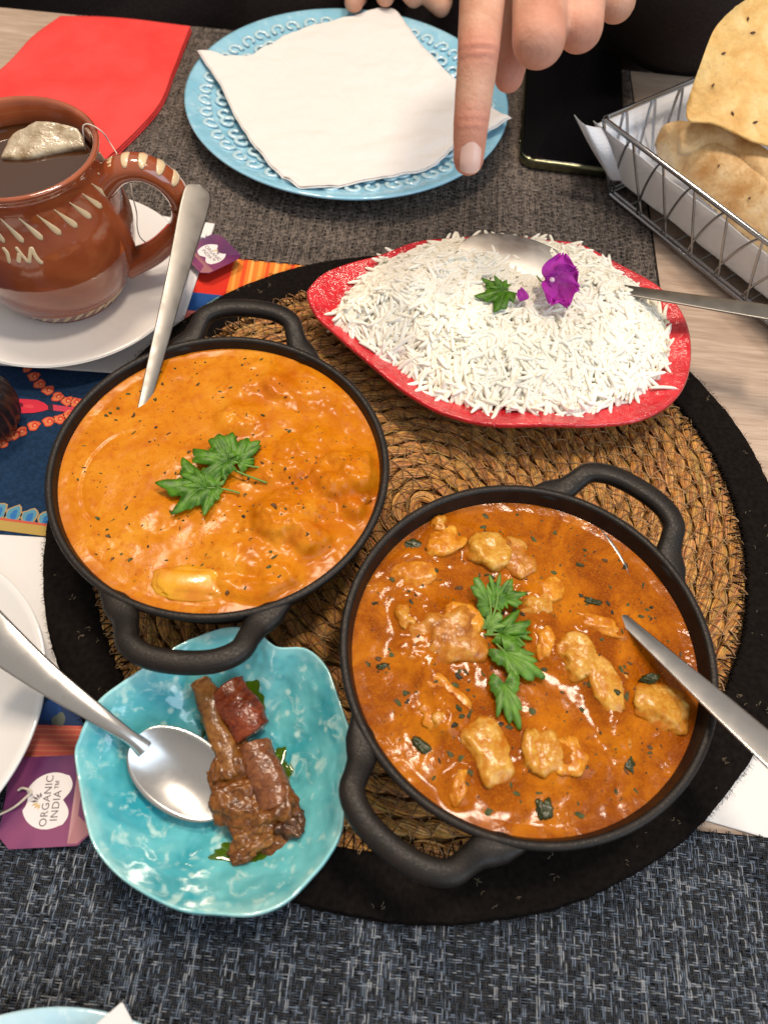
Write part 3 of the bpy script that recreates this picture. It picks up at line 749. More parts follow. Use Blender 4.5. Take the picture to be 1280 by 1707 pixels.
def drop_on(o, target):
    """lower every vertex island onto the sauce below it"""
    from mathutils.bvhtree import BVHTree
    bm = bmesh.new(); bm.from_mesh(target.data); tr = BVHTree.FromBMesh(bm); bm.free()
    off = np.array(o.location) - np.array(target.location)
    n = len(o.data.vertices); co = np.zeros(n * 3); o.data.vertices.foreach_get('co', co); co = co.reshape(-1, 3)
    m_ = 15
    for k in range(0, n, m_):
        c = co[k + 7] + off
        hit = tr.ray_cast(Vector((c[0], c[1], 1)), Vector((0, 0, -1)))
        if hit[0] is not None: co[k:k + m_, 2] += hit[0][2] - (c[2]) + .035 * CM
    o.data.vertices.foreach_set('co', co.ravel()); o.data.update()
for i, (px, py, rx, ry, rt, lb) in enumerate([(968, 1118, .42, .26, .5, 'dark glossy herb leaf between the two torn pale chicken pieces'), (1084, 1131, .38, .22, .3, 'dark curled herb leaf under the spoon handle'), (1022, 1156, .26, .2, -.4, 'small dark herb leaf beside the long pale chicken strip'),
    (755, 1176, .36, .18, -.6, 'dark herb leaf on the slanted golden chicken strip'), (700, 1240, .34, .2, -.5, 'olive herb leaf near the lower left of the thin curry'), (1053, 1274, .2, .34, .2, 'upright dark herb leaf near the lower right of the thin curry'),
    (910, 1348, .26, .38, .2, 'largest olive herb leaf at the bottom of the thin curry'), (638, 1108, .26, .14, .4, 'tiny dark herb leaf near the left rim of the thin curry'), (992, 1000, .36, .14, -.2, 'thin dark herb strip above the flat yellow chicken slice'), (690, 905, .4, .26, .3, 'dark herb clump by the top left rim of the thin curry')]):
    c = at(px, py, 4.35); c[2] = 4.30 if i < 4 else 4.13
    hm = Mt('wet_herb', (.02, .026, .006), .3, spec=.3) if i == 0 else hm
    if i == 0: hm.color(hm.mix(hm.noise(3, 2), (.010, .010, .004), (.045, .055, .010)))
    chunk('herb_leaf', lb, 'herb leaf', c, rx, ry, .09 if i > 3 else .2, rt, hm.m, 300 + i, .8, 'larger herb leaves in the thin curry', square=1.0)
o, _ = flakes('herb_flakes', '', P1, 7.1, 4.8, 340, 5, smax=.17); drop_on(o, bpy.data.objects['curry']); tag(o, 'small dark herb flakes scattered over the creamy curry', 'herbs', kind='stuff')
o, _ = flakes('herb_flakes', '', P2, 7.0, 4.6, 620, 9, smax=.24); drop_on(o, bpy.data.objects['curry.001']); tag(o, 'dark green herb flakes scattered over the thin curry', 'herbs', kind='stuff')

# ------------------------------------------------------------------ parsley
def leaf_geo(g, base, tip, up=(0, 0, 1), width=1.0, seed=0, kind='flat', lift=.25, light=0.0):
    base, tip = np.asarray(base, float), np.asarray(tip, float)
    r_ = np.random.default_rng(seed); y = tip - base; L = np.linalg.norm(y); y = y / L
    x = np.cross(y, up); x /= np.linalg.norm(x); z = np.cross(x, y)
    lobes = {'flat': [(0, 1, .50), (1.0, .84, .46), (-1.0, .84, .46), (1.8, .5, .36), (-1.8, .5, .36)],
             'fan': [(0, 1, .34), (.34, .96, .32), (-.34, .94, .32), (.68, .82, .3), (-.68, .80, .3), (1.0, .60, .3), (-1.0, .58, .3)],
             'fork': [(0, 1, .26), (.62, .8, .28), (-.55, .75, .28)]}[kind]
    lobes = [(a * width + r_.normal(0, .05), l * (1 + r_.normal(0, .07)), w_ * width) for a, l, w_ in lobes]
    n = 150; nr = 12
    th_ = np.linspace(-PI * .80, PI * .80, n)
    R = np.full(n, .34)
    for a, l, w_ in lobes:
        d = (th_ - a) / w_
        R = np.maximum(R, l * np.clip(1 - np.abs(d) ** 1.6 * .42, 0, 1))
    teeth = (np.abs(((th_ * 2.2 + r_.random()) % 1) - .5) * 2) ** .8
    R = R * (1 - .24 * teeth * np.clip(R * 1.4, 0, 1) * (R > .3))
    rad = np.linspace(0, 1, nr)
    X = rad[:, None] * R * np.sin(th_); Y = rad[:, None] * R * np.cos(th_)
    crease = 0
    for a, l, w_ in lobes:
        crease = crease - np.exp(-((th_ - a) / .07) ** 2)
    Z = lift * (rad[:, None] ** 1.0) * .5 * (1 - rad[:, None]) * 2 + .012 * crease * np.sin(rad * PI)[:, None] + .09 * fbm(np.c_[X.ravel(), Y.ravel()], 2.0, 2, seed).reshape(X.shape) * rad[:, None]
    V = base + L * (X[..., None] * x + Y[..., None] * y + Z[..., None] * z); V = V.reshape(-1, 3)
    Q = gridQ(nr, n)[:, ::-1]; n0 = len(V)
    V2 = V - z * .010
    vein = np.clip(-crease, 0, 1)[None] * (1 - rad[:, None]) ** .4 * np.ones((nr, 1)) * .38 + light * .8
    c = np.c_[vein.ravel(), vein.ravel(), vein.ravel(), np.ones(n0)]
    edge = (nr - 1) * n + np.arange(n); e2 = edge[1:]; e1 = edge[:-1]
    Qe = np.c_[e1, e2, e2 + n0, e1 + n0]
    g.add(np.r_[V, V2], np.r_[Q, Q[:, ::-1] + n0, Qe], c=np.r_[c, c])
def stem_geo(g, pts, r=.05, light=.5): tube(g, catmull(pts, 14), r, 7, c=np.tile([light, light, light, 1], (14, 1)))
def sprig(name, label, leaves, stems, h, group=None):
    t = thing(name, label, 'parsley', at(*leaves[0][0], h))
    for i, L in enumerate(leaves):
        b, tp = L[0], L[1]; hb = L[3] if len(L) > 3 else h; ht = L[4] if len(L) > 4 else h + .15
        g = G(); leaf_geo(g, at(*b, hb), at(*tp, ht), width=L[2], seed=int(b[0]) + i, kind=L[5] if len(L) > 5 else 'flat', light=L[6] if len(L) > 6 else 0)
        build('leaflet', g, LEAF, t, col=True)
    for s_ in stems:
        g = G(); stem_geo(g, [at(x, y, hh) for x, y, hh in s_]); build('stem', g, LEAF, t, col=True)
    return t
sprig('parsley_sprig', 'upper parsley sprig with two stems on the creamy curry', [((392, 770), (372, 712), 1.0, 4.9, 5.2), ((378, 768), (302, 758), .85, 5.0, 5.0), ((395, 772), (410, 718), .6, 4.9, 5.15), ((372, 775), (345, 805), .8, 4.9, 4.95)],
      [[(385, 768, 4.95), (412, 776, 4.9), (437, 780, 4.75)], [(375, 776, 4.9), (405, 790, 4.9), (445, 805, 4.7)]], 4.9)
sprig('parsley_sprig', 'lower parsley sprig pointing left on the creamy curry', [((352, 815), (290, 840), .9, 4.85, 4.8), ((338, 812), (252, 808), .85, 4.85, 4.95), ((345, 812), (300, 782), .55, 4.9, 5.1), ((358, 812), (368, 790), .7, 4.9, 5.0)],
      [[(345, 813, 4.9), (372, 815, 4.85), (400, 822, 4.65)]], 4.85)
sprig('parsley_sprig', 'forked curling parsley sprig nearest the top of the thin curry', [((816, 1010), (788, 948), .8, 4.6, 5.1, 'fork', .2), ((826, 1000), (836, 942), .7, 4.7, 5.3, 'fork', .15), ((838, 998), (880, 985), .8, 4.6, 4.9), ((812, 1048), (838, 1020), .6, 4.4, 4.7, 'flat', .35)],
      [[(812, 1048, 4.35), (818, 1020, 4.6), (812, 975, 4.9)], [(812, 1050, 4.35), (827, 1010, 4.7), (831, 965, 5.0)]], 4.5)
sprig('parsley_leaf', 'dark folded parsley leaf just below the forked sprig', [((832, 1056), (893, 1044), .7, 4.35, 4.6), ((855, 1058), (893, 1070), .5, 4.35, 4.4)], [[(806, 1058, 4.3), (818, 1058, 4.4), (832, 1058, 4.4)]], 4.4)
sprig('parsley_leaf', 'broad bright parsley leaf in the middle of the green row', [((840, 1086), (905, 1144), .62, 4.45, 4.5, 'fan', .12), ((848, 1086), (895, 1095), .5, 4.45, 4.4, 'fan')], [[(826, 1072, 4.3), (834, 1080, 4.4), (842, 1088, 4.45)]], 4.45)
sprig('parsley_leaf', 'lowest parsley leaf of the row, fan shaped with toothed tip', [((840, 1140), (856, 1222), .55, 4.5, 4.35, 'fan', .12)], [], 4.5)

# ------------------------------------------------------------------ spoons
def spoon_geo(g, C, W, D, T, up, n=90, m_=16, crown=0.0):
    C = catmull(np.array(C, float), n); tt = np.linspace(0, 1, n)
    ks = np.linspace(0, 1, len(W)); W = np.array(W, float); D = np.array(D, float)
    Wc = catmull(np.c_[ks, W, D], n); w_ = np.clip(np.interp(tt, ks, W) * .15 + Wc[:, 1] * .85, .02, 9); d_ = Wc[:, 2]
    Tn, Sd, U = frames(C, up)
    v = np.linspace(-1, 1, m_)
    top = C[:, None] + Sd[:, None] * (w_[:, None] * v)[..., None] + U[:, None] * ((-d_[:, None] + crown * (d_[:, None] <= .01)) * (1 - v ** 2))[..., None]
    Tv = T * (1 - .55 * v ** 2)
    bot = top - U[:, None] * np.tile(Tv, (n, 1))[..., None]
    N = n * m_; V = np.r_[top.reshape(-1, 3), bot.reshape(-1, 3)]
    Q = gridQ(n, m_)
    rim = np.r_[np.arange(m_), np.arange(1, n) * m_ + m_ - 1, (n - 1) * m_ + np.arange(m_ - 2, -1, -1), np.arange(n - 2, 0, -1) * m_]; r2 = np.roll(rim, -1)
    g.add(V, np.r_[Q, Q[:, ::-1] + N, np.c_[rim, r2, r2 + N, rim + N]])
def spoon(label, handle, bowl, mat, up=(0, 0, 1), loc=None, T=.13, upb=None, crown=.04):
    t = thing('serving_spoon', label, 'spoon', loc)
    g = G(); spoon_geo(g, *handle, T, up, crown=crown); fix_normals(build('handle', g, mat, t))
    if bowl: g = G(); spoon_geo(g, *bowl, .08, upb or up); fix_normals(build('bowl', g, STEEL3 if 'rice' in label else mat, t))
    return t
def ell(c0, c1, w_, d_, k=25):
    """bowl outline: centres, half widths, depths"""
    s = (1 - np.cos(np.linspace(0, PI, k))) / 2; c = [np.asarray(c0) + (np.asarray(c1) - np.asarray(c0)) * q for q in s]
    W = [w_ * math.sqrt(max(0, 1 - (2 * q - 1) ** 2)) ** .9 + .02 for q in s]
    D = [d_ * max(0, 1 - (2 * q - 1) ** 2) for q in s]
    W[0] = w_ * .22; return c, W, D
A0 = at(238, 684, 4.3); B0 = at(269, 562, 5.35)
# the handle leans on the far rim and rises beyond it
def ext(Aq, Bq, px, py):
    d = Bq - Aq; best = None
    for tt in np.linspace(1, 6, 400):
        P_ = Aq + d * tt; q = P_ - [0, 0, H]; z = q @ _f; x, y = 640 + FPX * (q @ _r) / z, 853.5 + FPX * (q @ _d) / z
        e = (x - px) ** 2 + (y - py) ** 2
        if best is None or e < best[0]: best = (e, P_, x, y, z)
    return best
bst = ext(A0, B0, 331, 306); print('spoon1 end', bst)
E0 = bst[1]
spoon('long serving spoon standing in the creamy curry, handle leaning towards the mug',
      ([A0 + (A0 - B0) * .3, A0, B0, B0 * .66 + E0 * .34, B0 * .4 + E0 * .6, B0 * .18 + E0 * .82, B0 * .06 + E0 * .94, B0 * .02 + E0 * .98, E0], [.30, .27, .40, .50, .62, .74, .72, .52, .10], [0] * 9),
      ell(at(238, 700, 4.1), at(195, 895, 4.15), 2.05, .9), STEEL2, up=(.5, 0, 1), loc=(A0[0], A0[1], 3.5), T=.16, upb=(.08, 0, 1))
# spoon lying behind the rice
c0, c1 = at(1015, 478, 4.6), at(1330, 527, 5.7)
spoon('serving spoon stuck in the rice with its flat handle pointing right', ([c0, c0 * .7 + c1 * .3, c0 * .4 + c1 * .6, c1], [.42, .50, .60, .72], [0, 0, 0, 0]),
      (lambda e: ([p for p in e[0]], e[1], [-d for d in e[2]]))(ell(at(955, 455, 4.3), at(764, 416, 4.75), 1.95, .45)), STEEL2, loc=(4, 36, 3), T=.16, up=(0, .12, 1), upb=(0, -.1, 1))
# small spoon in the turquoise bowl
n0 = at(236, 1244, 3.0)
spoon('shiny steel teaspoon resting in the turquoise bowl across its left rim', ([at(-50, 1028, 5.8), at(0, 1070, 5.2), at(75, 1130, 4.6), at(160, 1190, 3.95), at(215, 1228, 3.35), n0 + [.15, -.12, -.12]], [.95, .80, .58, .38, .27, .34], [.02, 0, 0, 0, 0, 0]),
      ell(at(224, 1234, 3.1), at(382, 1346, 1.85), 1.52, .45), STEEL, loc=(-9, 9, 1.2), T=.2, up=(0, -.15, 1), crown=.10)
# spoon in the thin curry
s0 = at(1040, 1032, 4.15); s1 = at(1330, 1292, 7.2)
spoon('plain flat handled spoon half sunk in the thin curry at right', ([s0 - (s1 - s0) * .10, s0, s0 * .7 + s1 * .3, s0 * .35 + s1 * .65, s1], [.22, .27, .40, .55, .66], [0] * 5),
      ell(at(1030, 1022, 3.7), at(893, 852, 3.62), 1.85, .7), STEEL, loc=(s0[0], s0[1], 3.4), T=.12, upb=(-.28, -.14, 1))

# ------------------------------------------------------------------ turquoise bowl
bo = [(124, 1257), (133, 1228), (145, 1203), (168, 1168), (203, 1140), (257, 1104), (310, 1068), (368, 1048), (416, 1051), (438, 1064), (462, 1080), (508, 1082), (542, 1111), (562, 1160), (574, 1195), (586, 1235), (587, 1276), (574, 1339), (567, 1387), (548, 1425), (520, 1460), (475, 1504), (421, 1525), (358, 1523), (300, 1516), (242, 1489), (194, 1455), (160, 1412), (145, 1363), (133, 1310)]
ob = catmull(np.array([at(x, y, 3.7) for x, y in bo]), 220, True)
cb = ob.mean(0); cb[2] = 0
TQ = m_glaze('turquoise_glaze', (.035, .34, .42), (.17, .58, .63), (.55, .80, .76), .75)
_sp = TQ.n('ShaderNodeSeparateXYZ'); TQ.t.links.new(TQ.co, _sp.inputs[0]); _k = TQ.b.inputs['Base Color'].links[0].from_socket
TQ.color(TQ.mix(TQ.ramp(TQ.math('ADD', TQ.math('MULTIPLY', _sp.outputs[2], .25), TQ.math('MULTIPLY', TQ.noise(1.5, 3), .2)), [(.74, 0.), (.90, .7)]), _k, (.45, .76, .74)))
t = thing('leaf_bowl', 'turquoise glazed bowl with a wavy leaf shaped rim holding pickles', 'bowl', (cb[0], cb[1], .7))
def leaf_dish(t, outline, c, z0, z1, th_, mat, floor_=.42, veins=9, vd=.10, seed=0, ridged=.05, part='dish', pw=1.7):
    n = len(outline); nr = 70; rad = np.linspace(0, 1, nr); d = outline[:, :2] - c[:2]
    X = c[0] + rad[:, None] * d[:, 0]; Y = c[1] + rad[:, None] * d[:, 1]
    q = np.c_[X.ravel(), Y.ravel()]; a = np.arctan2(d[:, 1], d[:, 0])
    s = np.clip((rad - floor_) / (1 - floor_), 0, 1)
    prof = s ** pw * (3 - 2 * s) ** .5 / 1.0
    zt = z0 + (z1 - z0) * np.clip(s, 0, 1) ** pw
    Z = zt[:, None] + np.zeros(n)
    vein = np.abs(np.sin(a * veins / 2 + rad[:, None] * .9)) ** .5
    Z = Z - vd * (1 - vein) * np.sin(np.clip(rad, 0, 1) * PI)[:, None] * .8
    Z = Z + ridged * fbm(q, 1.4, 3, seed).reshape(Z.shape) * (rad < .96)[:, None] + .5 * ridged * fbm(q, 3.5, 2, seed + 3).reshape(Z.shape) * (rad < .96)[:, None]
    zr = .12 * np.sin(a * 5 + 1) + .07 * np.sin(a * 9); Z = Z + zr[None] * rad[:, None] ** 4
    top = np.c_[q, Z.ravel()]
    # rounded lip, then the outside wall
    outs = []
    for k, (o_, dz) in enumerate([(.006, -.04), (.014, -.14), (.008, -.28), (-.01, -.45)]): outs.append(np.stack([c[0] + (1 + o_) * d[:, 0], c[1] + (1 + o_) * d[:, 1], Z[-1] + dz], -1))
    for r_, k in ((.93, .80), (.8, .5), (.62, .2), (floor_ * 1.1, 0)): outs.append(np.stack([c[0] + r_ * d[:, 0], c[1] + r_ * d[:, 1], (z0 - .35) + (Z[-1] - .45 - z0 + .35) * k], -1))
    outs.append(np.stack([c[0] + .0 * d[:, 0], c[1] + .0 * d[:, 1], np.full(n, z0 - .35)], -1))
    V = np.r_[top, np.concatenate(outs)]
    g = G(); Q = gridQ(nr + len(outs), n, True); g.add(V, Q)
    o = build(part, g, mat, t); return fix_normals(o), Z
leaf_dish(t, ob, cb, 1.25, 3.75, .3, TQ.m, .40, 11, .20, 3, .08, 'bowl_body')
g = G(); tube(g, np.array(ob + [0, 0, .0]), .001, 4, closed=True)
# pickles in the bowl
def brown(nm, c1, c2, c3):
    m = Mt(nm, rough=.25, spec=.38); a = m.noise(2.2, 5, .7, dist=.6); b = m.noise(9, 4, .7)
    k = m.ramp(a, [(.34, c1), (.5, c2), (.68, c3)]); k = m.mix(m.ramp(b, [(.55, 0.), (.8, .45)]), k, (.30, .17, .04)); m.color(k); m.bump(m.noise(5.5, 1, .5), .9, .018); m.bump(m.noise(2.4, 2, .5), .8, .07); return m.m
BR1 = brown('pickle_brown', (.05, .014, .003), (.15, .048, .008), (.26, .10, .018)); BR2 = brown('pickle_red', (.07, .008, .003), (.17, .028, .007), (.24, .05, .012)); BR3 = brown('pickle_tan', (.09, .026, .005), (.19, .07, .013), (.28, .12, .025))
def stick(name, label, pts, r, rb, mat, seed):
    C = catmull(pts, 40); g = G()
    rr_ = np.full(40, r); rr_[:2] *= [.7, .95]; rr_[-2:] *= [.9, .6]
    tube(g, C, rr_, 22, rb=rb, power=.75)
    V = g.V[0]; V += (fbm(V, 1.6, 4, seed)[:, None]) * .16 * (V - np.repeat(np.r_[C], 22, 0)[:len(V)] if False else np.ones(3)) * [1, 1, .7]
    return tag(build(name, g, mat), label, 'pickle', 'pickle pieces in the turquoise bowl')
stick('pickle_piece', 'long tan pickle strip standing at the left of the pickle heap', [at(333, 1135, 2.6), at(350, 1180, 2.4), at(368, 1230, 2.3), at(385, 1300, 2.2)], .50, .40, BR3, 3)
stick('pickle_piece', 'dark red pickle block at the upper right of the heap', [at(375, 1150, 2.3), at(400, 1185, 2.4), at(425, 1222, 2.3)], .85, .55, BR2, 8)
stick('pickle_piece', 'reddish brown pickle strip in the middle right of the heap', [at(425, 1240, 2.2), at(440, 1285, 2.3), at(465, 1345, 2.2)], .72, .5, brown('pickle_rust', (.08, .022, .008), (.17, .055, .02), (.24, .09, .03)), 12)
for i, (px, py, rx, ry, rz, rt, mt, lb) in enumerate([
    (385, 1280, .75, 1.0, .62, .2, BR1, 'wet brown pickle lump leaning on the long tan strip'),
    (400, 1335, 1.15, .9, .7, .3, BR1, 'large wet brown pickle lump beside the teaspoon bowl'),
    (448, 1340, 1.15, .95, .75, -.2, BR1, 'large dark pickle lump in the centre of the heap bottom'),
    (482, 1370, .75, .72, .65, .1, brown('pickle_dark', (.03, .010, .004), (.08, .028, .010), (.14, .055, .02)), 'darkest pickle lump at the right end of the heap'),
    (425, 1395, .95, .62, .5, .6, BR3, 'tan pulpy pickle lump below the large ones'),
    (405, 1425, .6, .35, .28, .5, BR1, 'smallest pickle scrap at the bottom tip of the heap'),
    (435, 1365, .8, .55, .6, .9, BR3, 'tan crumbly pickle bit lying on top of the lower heap'),
    (372, 1330, .5, .5, .5, 0, BR2, 'small reddish pickle bit touching the teaspoon')]):
    chunk('pickle_piece', lb, 'pickle', at(px, py, 1.95), rx, ry, rz, rt, mt, 60 + i * 5, .5, 'pickle pieces in the turquoise bowl', big=True)
chunk('pickle_piece', 'soft dark pickle paste spread under and joining the whole heap', 'pickle', at(415, 1325, 1.75), 1.25, 2.3, .5, .62, BR1, 91, .6, 'pickle pieces in the turquoise bowl', big=True)
chunk('pickle_piece', 'crumbly brown pickle bit wedged between the red block and the tan strip', 'pickle', at(392, 1225, 2.0), .55, .8, .5, .3, BR3, 96, .6, 'pickle pieces in the turquoise bowl', big=True)
chunk('clove', 'single whole clove stuck to the far rim of the turquoise bowl', 'spice', at(420, 1058, 3.7), .12, .12, .1, 0, BR2, 5)
oil = Mt('green_oil', (.13, .24, .01), .06, coat=1, trans=.6); g = G()
for px, py, rx, ry in ((392, 1425, .95, .35), (462, 1290, .45, 1.0), (418, 1168, .7, .6), (345, 1190, .3, .8), (478, 1290, .22, .5), (440, 1390, 1.3, .8)):
    c = at(px, py, 1.32); n = 40; pts = []
    for i in range(n):
        a = i * 2 * PI / n; q = 1 + .22 * math.sin(a * 3 + px) + .12 * math.sin(a * 7); pts.append((c[0] + rx * q * math.cos(a), c[1] + ry * q * math.sin(a)))
    pts = np.array(pts); V = np.r_[np.c_[pts, np.full(n, -9.)], np.c_[c[:2] + (pts - c[:2]) * .8, np.full(n, -9.)], [[c[0], c[1], -9.]]]
    Q = [(i, (i + 1) % n, n + (i + 1) % n, n + i) for i in range(n)]; T = [(n + i, n + (i + 1) % n, 2 * n) for i in range(n)]
    g.add(V, Q, T)
from mathutils.bvhtree import BVHTree
def heights(obj, q, top=30):
    dg = bpy.context.evaluated_depsgraph_get()
    bm = bmesh.new(); bm.from_mesh(obj.data); tr = BVHTree.FromBMesh(bm); bm.free()
    base = np.array(obj.parent['_loc'][:]) if obj.parent else np.array(obj.location) / CM
    out = []
    for x, y in q:
        h = tr.ray_cast(Vector(((x - base[0]) * CM, (y - base[1]) * CM, (top - base[2]) * CM)), Vector((0, 0, -1)))
        out.append(h[0][2] / CM + base[2] if h[0] is not None else -1)
    return np.array(out)
dish = bpy.data.objects['bowl_body']
for V in g.V:
    hz = heights(dish, V[:, :2]); n = (len(V) - 1) // 2; V[:, 2] = hz + np.r_[np.full(n, -.01), np.full(n, .05), .07]
tag(build('oil_pool', g, oil.m), 'green tinted oil pooled round the pickles in the turquoise bowl', 'oil')

# ------------------------------------------------------------------ red leaf plate with rice
ro = [(515, 490), (522, 474), (545, 455), (590, 438), (640, 424), (690, 405), (740, 394), (800, 392), (860, 395), (920, 400), (965, 406), (1015, 428), (1080, 463), (1118, 500), (1142, 545), (1149, 595), (1138, 640), (1108, 675), (1060, 697), (990, 706), (930, 709), (860, 707), (790, 698), (735, 684), (690, 660), (640, 625), (600, 590), (560, 550), (530, 522)]
orr = catmull(np.array([at(x, y, 3.2) for x, y in ro]), 240, True)
cr_ = orr.mean(0); cr_[2] = 0
RED = Mt('red_glaze', (.62, .016, .025), .16, coat=.9, spec=.5, coat_r=.05)
n_ = RED.noise(.8, 3, .6, dist=.5); k = RED.mix(RED.ramp(n_, [(.35, 0.), (.7, 1.)]), (.50, .009, .018), (.68, .024, .035))
k = RED.mix(RED.ramp(RED.noise(2.5, 5, .8), [(.70, 0.), (.74, .8)]), k, (.72, .40, .22)); RED.color(k); RED.bump(RED.noise(2.0, 4, .6, dist=1.5), .6, .16)
t = thing('leaf_plate', 'red glazed leaf shaped plate piled with white rice', 'plate', (cr_[0], cr_[1], .8))
leaf_dish(t, orr, cr_, 1.9, 3.2, .3, RED.m, .35, 15, .16, 21, .07, 'plate_body', 1.5)
g = G(); n = 60; ft = orr[::4]; d = ft[:, :2] - cr_[:2]
V = np.concatenate([np.c_[cr_[:2] + d * k_, np.full(len(d), z_)] for k_, z_ in ((.52, 1.75), (.5, .85), (.44, .85), (.44, 1.75))]); g.add(V, gridQ(4, len(d), True)); fix_normals(build('foot_ring', g, RED.m, t))
# rice footprint
rf = [(563, 528), (590, 480), (640, 440), (690, 415), (760, 402), (860, 402), (960, 415), (1030, 455), (1095, 510), (1112, 550), (1105, 610), (1060, 650), (1000, 673), (940, 682), (860, 678), (790, 668), (730, 652), (690, 625), (640, 590), (600, 562)]
fp = catmull(np.array([at(x, y, 3.0) for x, y in rf]), 160, True)[:, :2]
def inside(q, poly):
    x, y = q[:, 0], q[:, 1]; r_ = np.zeros(len(q), bool); n = len(poly)
    for i in range(n):
        x1, y1 = poly[i]; x2, y2 = poly[(i + 1) % n]
        c = ((y1 > y) != (y2 > y)) & (x < (x2 - x1) * (y - y1) / (y2 - y1 + 1e-12) + x1); r_ ^= c
    return r_
def mound(q):
    d = np.sqrt(((q[:, None] - fp[None]) ** 2).sum(-1)).min(1); ins = inside(q, fp); d = np.where(ins, d, -d)
    s = np.clip(d / 4.2, 0, 1); h = 2.75 + 2.1 * (1 - (1 - s) ** 2.0)
    h = h + .30 * fbm(q, .45, 2, 14) * np.clip(s * 2, 0, 1)
    c = at(905, 440, 5)[:2]; h = h - .45 * np.exp(-((q - c) ** 2).sum(1) / 2.5)
    return h, d
nx, ny = 110, 80
xx = np.linspace(fp[:, 0].min(), fp[:, 0].max(), nx); yy = np.linspace(fp[:, 1].min(), fp[:, 1].max(), ny)
cen = fp.mean(0); radq = np.linspace(0, .97, 40)
q = (cen + radq[:, None, None] * (fp - cen)[None]).reshape(-1, 2); h, d = mound(q)
g = G(); V = np.c_[q, h - .16]; g.add(V, gridQ(40, len(fp), True), c=(.93, .90, .80))
# grains
NG = 3300
pts = []
while len(pts) < NG:
    c = np.array([rng.uniform(fp[:, 0].min() - .3, fp[:, 0].max() + .3, 4000), rng.uniform(fp[:, 1].min() - .3, fp[:, 1].max() + .3, 4000)]).T
    hh, dd = mound(c); ok = dd > -.12
    pts += list(np.c_[c[ok], hh[ok], dd[ok]])
pts = np.array(pts[:NG]); e = .05
hx = (mound(pts[:, :2] + [e, 0])[0] - pts[:, 2]) / e; hy = (mound(pts[:, :2] + [0, e])[0] - pts[:, 2]) / e
nrm = np.c_[-hx, -hy, np.ones(NG)]; nrm /= np.linalg.norm(nrm, axis=1)[:, None]
ang = rng.uniform(0, PI, NG); dirv = np.c_[np.cos(ang), np.sin(ang), np.zeros(NG)]
dirv[:, 2] = -(dirv[:, 0] * nrm[:, 0] + dirv[:, 1] * nrm[:, 1]) / nrm[:, 2] + rng.normal(0, .14, NG)
dirv /= np.linalg.norm(dirv, axis=1)[:, None]
side = np.cross(nrm, dirv); side /= np.linalg.norm(side, axis=1)[:, None]; upv = np.cross(dirv, side)
Lg = rng.uniform(1.3, 2.2, NG); wg = rng.uniform(.105, .135, NG); bend = rng.normal(0, .13, NG)
lift = rng.uniform(-.08, .15, NG)
def grains(g, C, dirv, side, upv, Lg, wg, bend, col):
    N_ = len(C); ts = np.array([-.5, -.44, -.3, 0, .3, .44, .5]); rs = np.array([.25, .72, 1, 1.05, 1, .7, .2]); k = 6
    a = np.arange(k) * 2 * PI / k
    V = C[:, None, None] + dirv[:, None, None] * (Lg[:, None] * ts)[:, :, None, None] + side[:, None, None] * (bend[:, None] * (1 - 4 * ts ** 2))[:, :, None, None] \
        + side[:, None, None] * (wg[:, None, None] * rs[None, :, None] * np.cos(a))[..., None] + upv[:, None, None] * (wg[:, None, None] * rs[None, :, None] * np.sin(a))[..., None] * .9
    nt = len(ts); V = V.reshape(-1, 3); b = np.arange(N_)[:, None, None] * nt * k; i = np.arange(nt - 1)[None, :, None]; j = np.arange(k)[None, None]; j2 = (j + 1) % k
    Q = np.stack([b + i * k + j, b + i * k + j2, b + (i + 1) * k + j2, b + (i + 1) * k + j], -1).reshape(-1, 4)
    b2 = np.arange(N_)[:, None] * nt * k
    Q2 = np.concatenate([np.stack([b2[:, 0] + x for x in (0, 3, 2, 1)], -1), np.stack([b2[:, 0] + x for x in (0, 5, 4, 3)], -1)]); e_ = (nt - 1) * k
    Q3 = np.concatenate([np.stack([b2[:, 0] + e_ + x for x in (0, 1, 2, 3)], -1), np.stack([b2[:, 0] + e_ + x for x in (0, 3, 4, 5)], -1)])
    g.add(V, np.r_[Q, Q2, Q3], c=np.repeat(np.c_[col, np.ones(N_)], nt * k, axis=0))
C = np.c_[pts[:, :2], pts[:, 2] + lift]
edge_f = pts[:, 3] < .35; C[edge_f, 2] = pts[edge_f, 2] + .05 + rng.uniform(0, .15, edge_f.sum())
tone = rng.random(NG)[:, None]; yel = np.clip(fbm(pts[:, :2], .35, 2, 44) * .8 + .35, 0, 1)[:, None]
col = (np.array([.95, .93, .87]) * (1 - tone) + np.array([.93, .89, .77]) * tone) * (1 - .0 * yel); col = col * (1 - yel * .35) + np.array([.88, .82, .58]) * yel * .35
grains(g, C, dirv, side, upv, Lg, wg, bend, col)
tag(build('rice', g, RICE, loc=(cen[0], cen[1], 2.7), col=True), 'heap of steamed long grain white rice on the red plate', 'rice', kind='stuff')
# a few single grains lying apart on the glaze
pl = bpy.data.objects['plate_body']
for px, py, a, L, lb in ((1012, 664, .45, 1.2, 'single rice grain lying apart low on the red plate'), (1105, 648, 0.05, 1.5, 'long rice grain lying alone near the right rim of the red plate'), (1108, 525, 1.4, 1.2, 'rice grain leaning at the right end of the rice heap'), (612, 580, -.6, 1.2, 'rice grain fallen at the lower left of the rice heap')):
    p = at(px, py, 3.0); p[2] = heights(pl, [p[:2]])[0] + .09
    gg = G(); dv = np.array([[math.cos(a), math.sin(a), .06]]); sd = np.array([[-math.sin(a), math.cos(a), 0]])
    grains(gg, p[None], dv, sd, np.array([[0, 0, 1.]]), np.array([L]), np.array([.105]), np.array([.08]), np.array([[.80, .76, .68]]))
    tag(build('rice_grain', gg, RICE, col=True), lb, 'rice grain', 'loose rice grains on the red plate')
